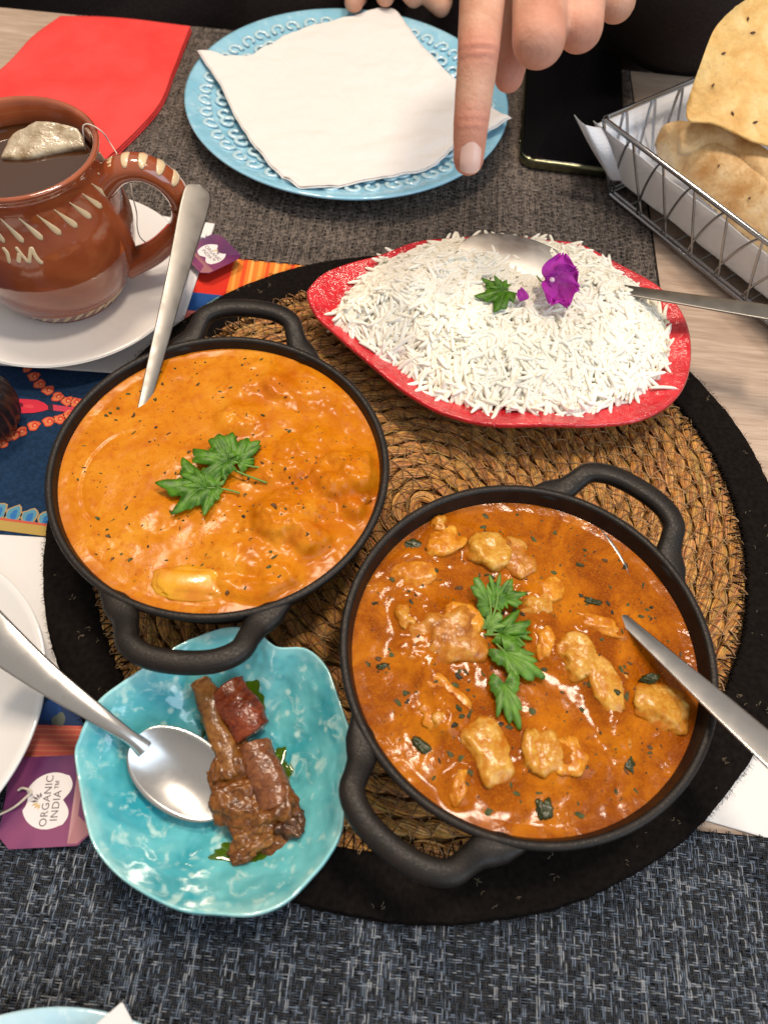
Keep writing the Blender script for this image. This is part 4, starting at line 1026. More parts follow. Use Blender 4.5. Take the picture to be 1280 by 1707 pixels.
# garnish on the rice
sprig('parsley_leaf', 'parsley leaf lying on the rice left of the purple flower', [((842, 486), (783, 497), .95, 5.35, 5.3), ((838, 482), (822, 458), .9, 5.35, 5.7)], [[(840, 485, 5.35), (852, 487, 5.35), (864, 490, 5.3)]], 5.3)
PET = m_tint('petal', .55, .3, sss=.25, sr=(1, .3, .8), bumps=(6, 3, .6, .06))
def petal(g, base, tip, wd, up, seed, c, cup=.2):
    base, tip = np.asarray(base, float), np.asarray(tip, float); y = tip - base; L = np.linalg.norm(y); y /= L
    x = np.cross(y, up); x /= np.linalg.norm(x); z = np.cross(x, y); nu, nv = 20, 21
    u = np.linspace(0, 1, nu); v = np.linspace(-1, 1, nv)
    wdt = wd * np.sin(np.clip(u * .93 + .07, 0, 1) ** .75 * PI * .97) ** .6; wdt[-1] *= .75
    U_, V_ = np.meshgrid(u, v, indexing='ij')
    X = wdt[:, None] * v; Y = u[:, None] * L * (1 - .10 * np.abs(v) ** 2 + .05 * np.cos(v * 9)); Z = cup * (V_ ** 2) * U_ + .09 * np.sin(V_ * 7 + seed) * U_ + .06 * fbm(np.c_[U_.ravel(), V_.ravel()], 3, 2, seed).reshape(U_.shape)
    P = base + X[..., None] * x + Y[..., None] * y + Z[..., None] * z
    cc = np.clip(np.array(c) * (.55 + .6 * U_.ravel()[:, None]), 0, 1)
    top = P.reshape(-1, 3); N_ = len(top); Q = gridQ(nu, nv); cc = np.c_[cc, np.ones(N_)]
    g.add(np.r_[top, top - z * .02], np.r_[Q, Q[:, ::-1] + N_], c=np.r_[cc, cc])
fc = at(930, 470, 6.1)
t = thing('purple_flower', 'magenta edible flower standing on top of the rice', 'flower', at(935, 480, 5.2))
for tx, ty, th_, wd, cl in ((938, 422, 6.9, .95, (.42, .015, .38)), (962, 448, 6.6, .8, (.36, .012, .33)), (908, 462, 6.3, .5, (.30, .010, .28)), (918, 508, 5.9, .85, (.46, .02, .40)), (945, 512, 5.9, .8, (.36, .012, .30)), (966, 482, 6.1, .7, (.44, .018, .40))):
    g = G(); petal(g, fc + [rng.normal(0, .05), rng.normal(0, .05), 0], at(tx, ty, th_), wd, (0, -.6, 1), int(tx), cl); build('petal', g, PET, t, col=True)
g = G(); chunk('flower_centre', '', '', fc + [-.35, 0, .1], .14, .14, .12, 0, Mt('flower_pale', (.7, .5, .6), .5).m, 4, parent=t)
g = G(); stem_geo(g, [fc, at(905, 470, 5.8), at(895, 460, 5.6)], .04, .6); build('stem', g, LEAF, t, col=True)
g = G(); petal(g, at(874, 500, 5.5), at(865, 482, 5.6), .35, (0, 0, 1), 3, (.42, .03, .40)); tag(build('fallen_petal', g, PET, col=True), 'single fallen magenta petal between the leaf and the flower', 'petal')

# ------------------------------------------------------------------ plates
def scroll_mesh(mat):
    """raised glazed scroll motif, centred on +x axis"""
    g = G()
    def curl(cx, cy, r0, a0, a1, sg):
        pts = []
        for i in range(22):
            s = i / 21; a = a0 + (a1 - a0) * s; r = r0 * (1 - .62 * s); pts.append((cx + r * math.cos(a), cy + sg * r * math.sin(a), 0))
        return pts
    for sg in (1, -1):
        for cx, r0, a0, a1 in ((9.0, .66, -2.6, 2.8), (10.25, .58, 2.3, -3.0)):
            P = np.array(curl(cx, .55, r0, a0, a1, sg)); P[:, 1] += 0 if sg > 0 else -1.1 * 0
            P[:, 1] = sg * (np.abs(.55) + (P[:, 1] - (.55))) if sg > 0 else P[:, 1] - 1.1
            R_ = np.hypot(P[:, 0], P[:, 1]); P[:, 2] = 1.22 + (np.clip(R_, 7.6, 11.4) - 7.6) / 3.8 * .72 - .02
            tube(g, P, np.linspace(.19, .13, 22), 8, rb=.11)
    return g
def plate_obj(name, label, cx, cy, R, zt, mat, scroll=None, pw=1.3, flat=.62, z0=.3):
    t = thing(name, label, 'plate', (cx, cy, z0))
    p = [(.01, z0 + .7), (R * flat, z0 + .72), (R * (flat + .05), z0 + .82)]
    for s in np.linspace(.2, 1, 8): p.append((R * (flat + .05) + (R * .985 - R * (flat + .05)) * s, z0 + .82 + (zt - z0 - .82) * s ** pw))
    p += [(R, zt - .02), (R * 1.0, zt - .14), (R * .985, zt - .24), (R * .8, z0 + .55), (R * .62, z0 + .15), (R * .60, z0), (R * .55, z0), (R * .55, z0 + .2), (.01, z0 + .3)]
    g = G(); lathe(g, p, cx, cy, 180); build('plate_body', g, mat, t)
    return t
BLUE = m_glaze('pale_blue_glaze', (.24, .54, .72), (.33, .62, .80), (.42, .68, .82), .5)
BLUE2 = m_glaze('pale_blue_raised', (.42, .66, .78), (.52, .73, .82), (.62, .79, .84), .8)
t = plate_obj('blue_plate', 'large pale blue plate with raised scroll pattern holding a white napkin', -5.67, 53.72, 11.73, 2.0, BLUE.m)
sg = scroll_mesh(BLUE2.m)
for V in sg.V: V += np.array([-5.67, 53.72, 0])
s0_ = build('scroll', sg, BLUE2.m, t)
# recentre mesh on the plate axis so copies can turn about it
NS = 23
for i in range(NS):
    o = s0_ if i == 0 else s0_.copy()
    if i: COL.objects.link(o); o.parent = t
    o.rotation_euler = (0, 0, i * 2 * PI / NS)
E_ = [[(329, 87, 2.35), (400, 97, 2.1), (440, 82, 2.1), (500, 50, 2.1), (636, 14, 2.2)], [(636, 14, 2.2), (664, 20, 2.2), (700, 72, 2.0), (757, 132, 2.0), (851, 203, 2.5)], [(851, 203, 2.5), (815, 221, 2.2), (768, 236, 2.0), (735, 268, 1.9), (705, 280, 1.9), (620, 300, 1.9), (550, 311, 2.0), (500, 312, 2.1)], [(500, 312, 2.1), (458, 284, 2.0), (405, 215, 2.0), (365, 140, 2.1), (329, 87, 2.35)]]
P = coons([[at(*p) for p in e] for e in E_], 90, 90); q = P.reshape(-1, 3)
P[..., 2] += (fbm(q[:, :2], .22, 3, 6) * .28 + np.abs(fbm(q[:, :2] @ np.array([[.8, -.5], [.6, 1.2]]), .34, 3, 16)) * .42).reshape(90, 90)
t = thing('white_napkin', 'crumpled folded white paper napkin lying on the pale blue plate', 'napkin', at(580, 170, 1.2))
for k_ in range(2):
    Pk = P.copy(); c0 = Pk.mean((0, 1)); Pk[..., :2] = c0[:2] + (Pk[..., :2] - c0[:2]) * (1 - .012 * k_); Pk[..., 2] += -.02 + .07 * k_
    g = G(); slab(g, Pk, .05); build('folded_layer', g, PAPER, t)
plate_obj('white_plate', 'small plain white plate at the left edge under the teaspoon handle', -20.9, 7.1, 7.4, 2.0, CERAMIC, z0=.3)
pc = at(135, 1681, 2.0)
plate_obj('blue_plate', 'pale blue plate just peeking in at the bottom left corner', pc[0], pc[1] - 8.6, 8.6, 2.0, BLUE2.m, z0=.2)
g = G(); P = coons([[at(*p) for p in e] for e in ([(203, 1673, 2.6), (190, 1740, 2.2)], [(190, 1740, 2.2), (240, 1790, 2.0)], [(240, 1790, 2.), (232, 1730, 2.2)], [(232, 1730, 2.2), (203, 1673, 2.6)])], 12, 12)
P = coons([[at(*p) for p in e] for e in ([(202, 1672, 2.6), (205, 1674, 2.6)], [(205, 1674, 2.6), (250, 1760, 2.2)], [(250, 1760, 2.2), (100, 1760, 2.2)], [(100, 1760, 2.2), (202, 1672, 2.6)])], 12, 20)
slab(g, P, .06); tag(fix_normals(build('napkin_corner', g, PAPER)), 'pointed white napkin tip on the plate at the bottom left corner', 'napkin')

# ------------------------------------------------------------------ saucer, mug, tea
MC = (-20.3, 33.0)
g = G(); zt = 1.95
p = [(.01, .95), (2.6, .95), (3.3, 1.0), (4.2, 1.15), (5.6, 1.5), (6.8, 1.86), (7.18, 1.96), (7.28, 1.9), (7.2, 1.8), (5.8, 1.3), (4.3, .75), (3.6, .45), (3.5, .32), (3.2, .32), (3.1, .5), (.01, .6)]
lathe(g, smooth_prof(p, 60), *MC, 160)
tag(build('saucer', g, CERAMIC, loc=(*MC, .3)), 'white saucer under the brown clay mug', 'saucer')
TERR = Mt('terracotta_glaze', (.22, .055, .022), .14, coat=.9, spec=.5, coat_r=.04)
n_ = TERR.noise(.5, 3); k = TERR.mix(TERR.ramp(n_, [(.3, 0.), (.7, 1.)]), (.24, .052, .018), (.36, .088, .030)); TERR.color(k); TERR.bump(TERR.noise(1.5, 3), .15, .08)
SLIP = Mt('cream_slip', (.66, .50, .30), .25, coat=.6).m
MB_ = 1.0; MH = 10.0; RR = 4.05
mugp = [(.01, MB_), (2.9, MB_), (3.25, MB_ + .12), (3.7, 1.8), (4.35, 3.0), (4.75, 4.4), (4.82, 5.6), (4.6, 6.9), (4.2, 8.0), (4.0, 8.9), (4.05, 9.5), (4.2, 9.85), (4.22, 10.02), (4.08, 10.08), (3.9, 9.95), (3.75, 9.4), (3.75, 8.9), (3.95, 8.0), (4.3, 6.9), (4.4, 5.5), (4.2, 3.0), (3.4, 1.7), (.01, 1.6)]
MP = smooth_prof(mugp, 110)
t = thing('clay_mug', 'brown glazed clay mug with cream painted dashes holding tea', 'mug', (*MC, MB_))
g = G(); lathe(g, MP, *MC, 140); build('mug_body', g, TERR.m, t)
half = MP[:60]; outer = MP[: int(110 * 12 / 22)]
def mug_r(z):
    zs = outer[:, 1]; rs = outer[:, 0]; k = zs > MB_ + .05; o_ = np.argsort(zs[k]); return np.interp(z, zs[k][o_], rs[k][o_])
# handle: angle facing the pot side
HA = math.radians(8)
ex = np.array([math.cos(HA), math.sin(HA), 0])
hp = [(3.9, 7.9), (4.9, 8.75), (6.1, 8.9), (7.2, 8.2), (7.75, 6.9), (7.5, 5.4), (6.5, 4.2), (5.4, 3.3), (4.0, 2.6)]
Lh = catmull(np.array([(a, 0, b) for a, b in hp]), 60)
W = np.array([*MC, 0]) + Lh[:, :1] * ex + Lh[:, 2:3] * [0, 0, 1]
g = G(); s = np.linspace(-1, 1, 60); tube(g, W, .78 + .25 * np.abs(s) ** 4, 20, rb=.62 + .12 * np.abs(s) ** 4, up=(-math.sin(HA), math.cos(HA), 0) if False else None)
build('mug_handle', g, TERR.m, t)
def dash(a, z0, z1, r0, r1, da=0.0, n=12, name='painted_dash'):
    zs = np.linspace(z0, z1, n); aa_ = a + da * np.linspace(0, 1, n); R = mug_r(zs) + .0
    P = np.c_[MC[0] + R * np.cos(aa_), MC[1] + R * np.sin(aa_), zs]; N_ = np.c_[np.cos(aa_), np.sin(aa_), np.zeros(n)]
    w_ = np.interp(np.linspace(0, 1, n), [0, .12, .75, .92, 1], [r0 * .6, r0, r1, r1 * .95, r1 * .35])
    g = G(); tube(g, P, w_, 10, rb=.05, up=N_); build(name, g, SLIP, t)
for i in range(30):
    a = math.radians(-170 + i * 12.2); dash(a, 8.9, 7.7, .04, .17, .17)
for i in range(36): dash(math.radians(-175 + i * 10), 1.35, 2.1, .10, .12, .16, 8)
for i, s in enumerate(np.linspace(.12, .62, 8)):
    k = int(s * 59); c = W[k]; tn = W[k + 1] - W[k - 1]; tn /= np.linalg.norm(tn); sd = np.array([-math.sin(HA), math.cos(HA), 0]); nn = np.cross(sd, tn); nn = nn if nn @ (c - np.array([*MC, 5.5]) ) > 0 else -nn
    P = [c + nn * .62 * math.cos(q) * 1.0 + sd * .80 * math.sin(q) for q in np.linspace(-.9, .75, 9)]
    g = G(); tube(g, np.array(P), [.08, .16, .20, .22, .23, .24, .24, .20, .10], 8, rb=.04, up=nn); build('painted_dash', g, SLIP, t)
# painted letters I M  (and the stroke before them, cut by the frame)
def mug_stroke(pts, r=.11):
    P = []; N_ = []
    for px, py in pts:
        # find the point of the mug wall seen at this place
        best = None
        o_ = np.array([0, 0, H]); x = (px - 640) / FPX; y = (py - 853.5) / FPX; d = _f + x * _r + y * _d
        for tt in np.linspace(30, 55, 900):
            q = o_ + d * tt
            if q[2] < 9.3 and math.hypot(q[0] - MC[0], q[1] - MC[1]) < mug_r(q[2]): best = q; break
        if best is None: continue
        P.append(best); N_.append([(best[0] - MC[0]) / 4.5, (best[1] - MC[1]) / 4.5, 0])
    if len(P) < 2: print('stroke lost', pts); return
    n = 10; g = G(); Pc = catmull(P, n); Nc = catmull(N_, n); tube(g, Pc, np.r_[r * .6, np.full(n - 2, r), r * .5], 8, rb=.05, up=Nc); build('painted_letter', g, SLIP, t)
mug_stroke([(4, 412), (12, 422), (16, 438)], .12); mug_stroke([(26, 411), (35, 423), (47, 437)], .10); mug_stroke([(33, 422), (31, 437)], .13)
mug_stroke([(49, 438), (50, 424), (52, 411)], .10); mug_stroke([(52, 411), (61, 430), (71, 439)], .12)
TEA = Mt('tea', (.05, .018, .006), .04, coat=.5, spec=.6)
g = G(); lathe(g, [(.01, 8.72), (3.60, 8.72), (3.78, 8.78), (3.6, 8.2), (.01, 8.2)], *MC, 90); tag(build('tea', g, TEA.m), 'dark amber tea in the brown clay mug', 'tea')
# tea bag
BAG = Mt('tea_bag_paper', (.33, .24, .13), .3, coat=.4, trans=.15, spec=.5); kk = BAG.mix(BAG.ramp(BAG.noise(1.2, 4, .6), [(.35, 0.), (.65, 1.)]), (.26, .17, .08), (.56, .47, .33)); BAG.color(kk); BAG.bump(BAG.noise(2.5, 2, .5, dist=1.5), .7, .06); BAG.bump(BAG.noise(9, 1), .5, .01)
def bagP(px, py, h): return at(px, py, h)
E_ = [[(2, 262, 8.85), (20, 228, 9.1), (60, 202, 9.6)], [(60, 202, 9.6), (100, 206, 9.5), (130, 215, 9.4)], [(130, 215, 9.4), (140, 232, 9.1), (142, 246, 8.9)], [(142, 246, 8.9), (90, 258, 8.8), (40, 266, 8.8), (2, 262, 8.85)]]
E_[3] = [(142, 246, 8.85), (95, 254, 8.8), (45, 264, 8.8), (2, 262, 8.85)]
P = coons([[at(*p) for p in e] for e in E_], 40, 40); u = np.linspace(0, 1, 40); P[..., 2] += .26 * np.outer(np.sin(u * PI) ** .5, np.sin(u * PI) ** .5) + .16 * np.abs(fbm(P.reshape(-1, 3), .8, 2, 13)).reshape(40, 40) + .07 * fbm(P.reshape(-1, 3), 1.5, 3, 3).reshape(40, 40)
t = thing('tea_bag', 'wet tea bag floating in the mug with its string over the rim', 'tea bag', at(75, 235, 8.7))
g = G(); slab(g, P, .25); build('bag', g, BAG.m, t)
STR = m_cloth('cotton_string', (.62, .55, .46), 20, .2)
def string(pts, parent, r=.035, n=60): g = G(); tube(g, catmull(pts, n), r, 6); return build('string', g, STR, parent)
string([at(142, 247, 8.9), at(139, 225, 9.8), at(139, 209, 10.25), at(150, 207, 10.3), at(170, 219, 10.0), at(185, 240, 9.2), at(201, 266, 9.1), at(203, 273, 9.0)], t)
string([at(218, 305, 7.2), at(222, 330, 6.6), at(228, 355, 5.6), at(229, 380, 4.9), at(236, 398, 4.2), at(255, 410, 3.2), at(290, 428, 2.2), at(318, 436, 1.2)], t)

# ------------------------------------------------------------------ tea tags
PUR = Mt('tag_purple', (.13, .02, .10), .3, spec=.5, coat=.3); PUR.color(PUR.mix(PUR.ramp(PUR.noise(.3, 2), [(.4, 0.), (.62, 1.)]), (.09, .012, .085), (.22, .045, .13)))
PURL = Mt('tag_lilac', (.36, .15, .17), .3, coat=.3).m; WTAG = Mt('tag_white', (.74, .70, .70), .5).m; GRY = Mt('tag_ink', (.12, .10, .11), .5).m; GOLD = Mt('tag_gold', (.58, .40, .16), .4).m
def tea_tag(label, O, X, Y, w_, h_, tiltz, curl=.1, text=True, mirror=1):
    """tag with frame origin O (centre), X right, Y up (unit vectors in space)"""
    O, X, Y = map(lambda v: np.asarray(v, float), (O, X, Y)); Z = np.cross(X, Y)
    t = thing('tea_tag', label, 'tea tag', O)
    def pt(x, y, z=0): return O + X * x + Y * y + Z * (z + curl * (x / w_) ** 2)
    def poly(name, pts, z, mat, parent=t):
        g = G(); n = len(pts); c = np.mean(pts, 0); V = []
        rings = 6
        for k in range(rings + 1):
            for p in pts: q = c + (np.array(p) - c) * k / rings; V.append(pt(q[0], q[1], z))
        V = np.array(V); N_ = len(V); Q = gridQ(rings + 1, n, True); e = rings * n + np.arange(n)
        g.add(np.r_[V, V - Z * .015], np.r_[Q, Q[:, ::-1] + N_, np.c_[e, np.roll(e, -1), np.roll(e, -1) + N_, e + N_]])
        return fix_normals(build(name, g, mat, parent, smooth=False))
    c = .28 * w_
    card = poly('card', [(-w_, h_ - c), (-w_ + c, h_), (w_ - c * .6, h_), (w_, h_ - c), (w_, -h_ + c), (w_ - c, -h_), (-w_ + c, -h_), (-w_, -h_ + c)], 0, PUR.m)
    poly('light_panel', [(-w_ * .95, -h_ * .98 + c), (-w_ + c, -h_ * .96), (w_ - c, -h_ * .96), (w_ * .96, -h_ + c), (w_ * .96, -h_ * .5), (-w_ * .95, -h_ * .5)], .004, PURL)
    hs = []
    for i in range(60):
        a = i * 2 * PI / 60; r = .62 * min(w_, h_)
        x, y = r * math.cos(a), r * math.sin(a)
        # scalloped lower edge as on the tag
        if y < -.45 * r: y = -.45 * r - .5 * r * abs(math.sin((x / r) * PI * 1.0)) * .55
        hs.append((x, y + .02))
    poly('white_badge', hs, .008, WTAG)
    if text:
        for k in range(7):  # radiating leaf emblem
            a = math.radians(90 + (k - 3) * 24); r0, r1 = .07 * w_, (.26 - abs(k - 3) * .02) * w_
            cxy = np.array([0, .20 * h_]); d = np.array([math.cos(a), math.sin(a)]); n_ = np.array([-d[1], d[0]])
            poly('emblem_leaf', [cxy + d * r0, cxy + d * (r0 + r1) / 2 + n_ * .028 * w_, cxy + d * r1, cxy + d * (r0 + r1) / 2 - n_ * .028 * w_], .012, GOLD if k in (4, 5, 6) else GRY)
        for txt, yy_, sz in (('ORGANIC', .02, .235), ('INDIA\u2122', -.20, .235)):
            cu = bpy.data.curves.new('lettering', 'FONT'); cu.body = txt; cu.align_x = 'CENTER'; cu.size = sz * w_ * CM; cu.extrude = .00003; cu.space_character = 1.08
            to = bpy.data.objects.new('tmp', cu); COL.objects.link(to)
            dg = bpy.context.evaluated_depsgraph_get(); me = bpy.data.meshes.new_from_object(to.evaluated_get(dg))
            bpy.data.objects.remove(to)
            for v in me.vertices:
                q = pt(v.co.x / CM, v.co.y / CM + yy_ * h_, .016 + v.co.z / CM); v.co = Vector((q - O) * CM)
            me.materials.clear(); me.materials.append(GRY); o = bpy.data.objects.new('lettering', me); COL.objects.link(o); o.parent = t
    return t
def unit(v): v = np.asarray(v, float); return v / np.linalg.norm(v)
# near tag: text reads bottom to top, slightly tilted
p0 = at(85, 1335, .55); xd = unit(at(110, 1280, .55) - at(95, 1380, .55)); yd = np.cross([0, 0, 1], xd); 
tt_ = tea_tag('purple tea tag lying beside the turquoise bowl at the lower left', p0 + [.0, .0, 0], xd, yd, 1.8, 1.85, 0, .05)
string([at(-30, 1370, .5), at(0, 1358, .62), at(25, 1345, .75), at(45, 1328, .8), at(52, 1320, .85), at(38, 1314, .85), at(30, 1318, .8)], tt_, .05)
p0 = at(352, 424, .75); xd = unit(at(372, 405, .75) - at(345, 448, .75)); xd = -unit(at(325, 398, .75) - at(372, 446, .75)); xd[2] = 0; xd = unit(xd); yd = np.cross([0, 0, 1], xd)
tea_tag('purple tea tag half hidden behind the tall spoon handle near the mug', p0, xd, yd, 1.45, 1.45, 0, .12)
g = G(); box(g, *(at(334, 392, .9)[0] + np.array([-.3, .35])), *(at(334, 392, .9)[1] + np.array([-.2, .2])), .35, .95)
tag(build('string_knot_paper', g, PAPER, smooth=False), 'tiny white paper fold above the tag behind the spoon handle', 'paper scrap')

# ------------------------------------------------------------------ dark ridged jar at left edge
jc = at(-25, 690, 1.0); g = G()
prof = smooth_prof([(.01, .15), (1.2, .15), (1.6, .5), (1.85, 1.4), (1.75, 2.4), (1.3, 3.1), (.7, 3.3), (.01, 3.35)], 40)
lathe(g, prof, jc[0], jc[1], 160, rfun=lambda R, Z, a: (R * (1 + .035 * np.sin(a * 22)), Z))
JM = Mt('dark_turned_wood', (.03, .014, .010), .4, coat=.3); JM.color(JM.mix(JM.ramp(JM.noise(1.2, 4, .6), [(.4, 0.), (.65, 1.)]), (.012, .007, .007), (.07, .025, .015)))
tag(build('ridged_pot', g, JM.m), 'dark brown ridged round pot cut by the left edge on the navy runner', 'pot')

# ------------------------------------------------------------------ phone
pc0 = at(866, 264, 1.0); ax = unit(np.array([1, -.045, 0])); ay = unit(np.array([-.06, 1, 0])); ay = unit(np.array([.045, 1, 0])) if False else unit(np.cross([0, 0, 1], ax))
W_, L_ = 7.7, 15.8
t = thing('smartphone', 'black screened smartphone with greenish frame lying beside the blue plate', 'phone', pc0 + ax * W_ / 2 + ay * L_ / 2 - [0, 0, .75])
def rrect(w_, l_, r, k=10):
    pts = []
    for cx, cy, a0 in ((w_ - r, l_ - r, 0), (r, l_ - r, PI / 2), (r, r, PI), (w_ - r, r, 1.5 * PI)):
        for a in np.linspace(a0, a0 + PI / 2, k): pts.append((cx + r * math.cos(a), cy + r * math.sin(a)))
    return np.array(pts)
def phone_part(name, inset, prof, mat):
    g = G(); base = rrect(W_, L_, 1.15); c = np.array([W_ / 2, L_ / 2]); rings = []
    for ins, z in prof:
        q = rrect(W_ - 2 * ins, L_ - 2 * ins, max(1.15 - ins, .2)) + ins if ins < 2 else np.tile(c, (40, 1))
        rings.append(np.array([pc0 + ax * x + ay * y + [0, 0, z - .0] for x, y in q]))
    g.add(np.concatenate(rings), gridQ(len(rings), 40, True)); return fix_normals(build(name, g, mat, t))
FR = Mt('phone_frame', (.20, .21, .13), .22, 1).m; SCR = Mt('phone_screen', (.004, .004, .005), .06, spec=.5).m
phone_part('frame', 0, [(3, -.72), (.12, -.72), (.02, -.66), (0, -.5), (0, -.18), (.03, -.04), (.12, .02), (.20, .02), (.22, -.05)], FR)
phone_part('screen', 0, [(.17, -.2), (.17, .01), (.24, .03), (3, .03)], SCR)
for y0, y1 in ((5.0, 6.4), (2.4, 3.9)):
    g = G(); P = np.array([pc0 + ax * -.03 + ay * y + [0, 0, -.33] for y in np.linspace(y0, y1, 8)]); tube(g, P, .05, 8, rb=.14); build('side_button', g, FR, t)

# ------------------------------------------------------------------ wire bread basket
u_ = unit((.643, -.766, 0)); v_ = unit((.766, .643, 0)); T0 = at(1006, 197, 5.5); LB, WB, ins, hb, ht = 24., 13., 1.55, .45, 5.5
def bt(s, q): return T0 + u_ * s + v_ * q
def bb(s, q): 
    p = T0 + u_ * (ins + s * (LB - 2 * ins) / LB) + v_ * (ins * .75 + q * (WB - 1.5 * ins) / WB); p = p.copy(); p[2] = hb; return p
t = thing('bread_basket', 'chrome wire basket lined with paper and holding flat breads', 'basket', (T0 + u_ * 12 + v_ * 6.5) * [1, 1, 0] + [0, 0, .3])
def wire(name, pts, r, n=None, closed=False):
    g = G(); P = catmull(pts, n or max(12, len(pts) * 6), closed); tube(g, P, r, 10, closed=closed); return build(name, g, CHROME, t)
def rectloop(f, L, W, c=.5):
    out = []
    for (s, q) in ((c, 0), (L / 2, 0), (L - c, 0), (L, c), (L, W / 2), (L, W - c), (L - c, W), (L / 2, W), (c, W), (0, W - c), (0, W / 2), (0, c)): out.append(f(s, q))
    return out
def dense(pts, k=6):
    o_ = []; n = len(pts)
    for i in range(n):
        for j in range(k): o_.append(pts[i] + (pts[(i + 1) % n] - pts[i]) * j / k)
    return o_
wire('top_rail', dense(rectloop(bt, LB, WB, .25)), .17, 280, True)
wire('bottom_rail', dense(rectloop(bb, LB, WB, .25)), .19, 280, True)
wire('floor_rail', [p + [0, 0, .32] for p in dense(rectloop(bb, LB, WB, .25))], .10, 280, True)
for (s, q) in ((0, 0), (LB, 0), (0, WB), (LB, WB)): wire('corner_wire', [bt(s, q), (bt(s, q) + bb(s, q)) / 2, bb(s, q)], .11)
per = 2.7
for sd in (0, 1):
    for i in range(int((LB - 3.0) / per)):
        s0 = .55 + i * per; q = 0 if sd == 0 else WB
        bot, top_, bot2 = bb(s0, q), bt(s0 + 2.1, q), bb(s0 + 3.2, q)
        m1 = bot * .45 + top_ * .55 + u_ * -.42
        wire('side_wire', [bot, bot * .8 + top_ * .2 - u_ * .32, m1, bot * .12 + top_ * .88 - u_ * .28, top_, top_ * .9 + bot2 * .1 + u_ * .05, top_ * .5 + bot2 * .5, bot2], .085, 40)
for sd in (0, 1):
    for i in range(int((WB - 2.0) / per)):
        q0 = .4 + i * per; s = 0 if sd == 0 else LB
        bot, top_, bot2 = bb(s, q0), bt(s, q0 + 1.6), bb(s, q0 + 2.1)
        wire('end_wire', [bot, bot * .5 + top_ * .5 - v_ * .35, top_, top_ * .5 + bot2 * .5, bot2], .10, 30)
for i in range(9):
    s = 2 + i * 2.5; wire('floor_wire', [bb(s, 0), bb(s, WB / 2), bb(s, WB)], .08)
# paper lining
g = G()
def lin(s, q, z, o=0): return T0 * [1, 1, 0] + u_ * s + v_ * q + [0, 0, z]
nu, nv = 60, 40; P = np.zeros((nu, nv, 3))
for i, a in enumerate(np.linspace(0, 1, nu)):
    for j, b in enumerate(np.linspace(0, 1, nv)):
        s = -1.0 + a * 25.; q = .55 + b * 12
        edge = max(0, 1 - b * 7); e2 = max(0, 1 - (1 - b) * 7); e3 = max(0, 1 - a * 9)
        z = .8 + 3.9 * max(edge, e2 * .8, e3 * .9) ** 1.0
        if b < .14: q = .35 + (b / .14) * 1.7
        P[i, j] = lin(s + e3 * 0 + (1.1 * (1 - e3)) * 0, q, z)
P[..., 2] += (fbm(P.reshape(-1, 3), .5, 3, 8) * .12).reshape(nu, nv)
slab(g, P, .05); tag(fix_normals(build('paper_lining', g, PAPER_D)), 'white embossed paper towel lining the wire bread basket', 'napkin')
g = G(); P = coons([[at(*p) for p in e] for e in ([(957, 190, 5.4), (975, 207, 5.4), (1004, 212, 5.0)], [(1004, 212, 5.0), (1020, 250, 4.2), (1036, 300, 2.2)], [(1036, 300, 2.2), (1020, 300, 1.9), (1012, 288, 2.2)], [(1012, 288, 2.2), (985, 245, 3.9), (957, 190, 5.4)])], 20, 20)
slab(g, P, .05); tag(fix_normals(build('paper_corner', g, PAPER_D)), 'pointed corner of paper towel sticking out left of the basket', 'napkin')
BRD = m_bread('flatbread', (.42, .22, .07), (.60, .42, .21), (.70, .56, .36)); PAP = m_bread('papadum', (.55, .31, .09), (.66, .44, .17), (.74, .56, .28))
SEED = Mt('cumin_seed', (.09, .035, .015), .5).m
t = thing('papadum', 'large thin crisp papadum with cumin seeds standing in the basket', 'papadum', at(1230, 170, 6))
E_ = [[(1146, 168, 6.6), (1166, 110, 8.2), (1190, 50, 9.4), (1225, 12, 10.2)], [(1225, 12, 10.2), (1290, -20, 10.8), (1380, -10, 10.8)], [(1380, -10, 10.8), (1400, 120, 8.6), (1370, 270, 6.4)], [(1370, 270, 6.4), (1270, 240, 6.2), (1190, 205, 6.2), (1148, 198, 6.1), (1146, 168, 6.6)]]
P = coons([[at(*p) for p in e] for e in E_], 70, 70); q = P.reshape(-1, 3); P[..., 2] += (fbm(q, .45, 4, 31) * .30 + np.abs(fbm(q, 1.6, 3, 37)) * .06).reshape(70, 70)
g = G(); slab(g, P, .10); pap = fix_normals(build('sheet', g, PAP, t))
for px, py, a in ((1205, 88, .4), (1188, 143, 1.2), (1256, 53, .1), (1247, 30, 1.5), (1258, 202, .3), (1222, 190, 2.0)):
    i = np.argmin(np.abs([(640 + FPX * ((p - [0, 0, H]) @ _r) / ((p - [0, 0, H]) @ _f) - px) ** 2 + (853.5 + FPX * ((p - [0, 0, H]) @ _d) / ((p - [0, 0, H]) @ _f) - py) ** 2 for p in P.reshape(-1, 3)]))
    c = P.reshape(-1, 3)[i]; d = np.array([math.cos(a), math.sin(a), .2]) * .16; g = G(); tube(g, np.array([c - d, c - d * .5, c, c + d * .5, c + d]) + [0, -.02, .04], [.02, .06, .08, .06, .02], 8); build('cumin_seed', g, SEED, t)
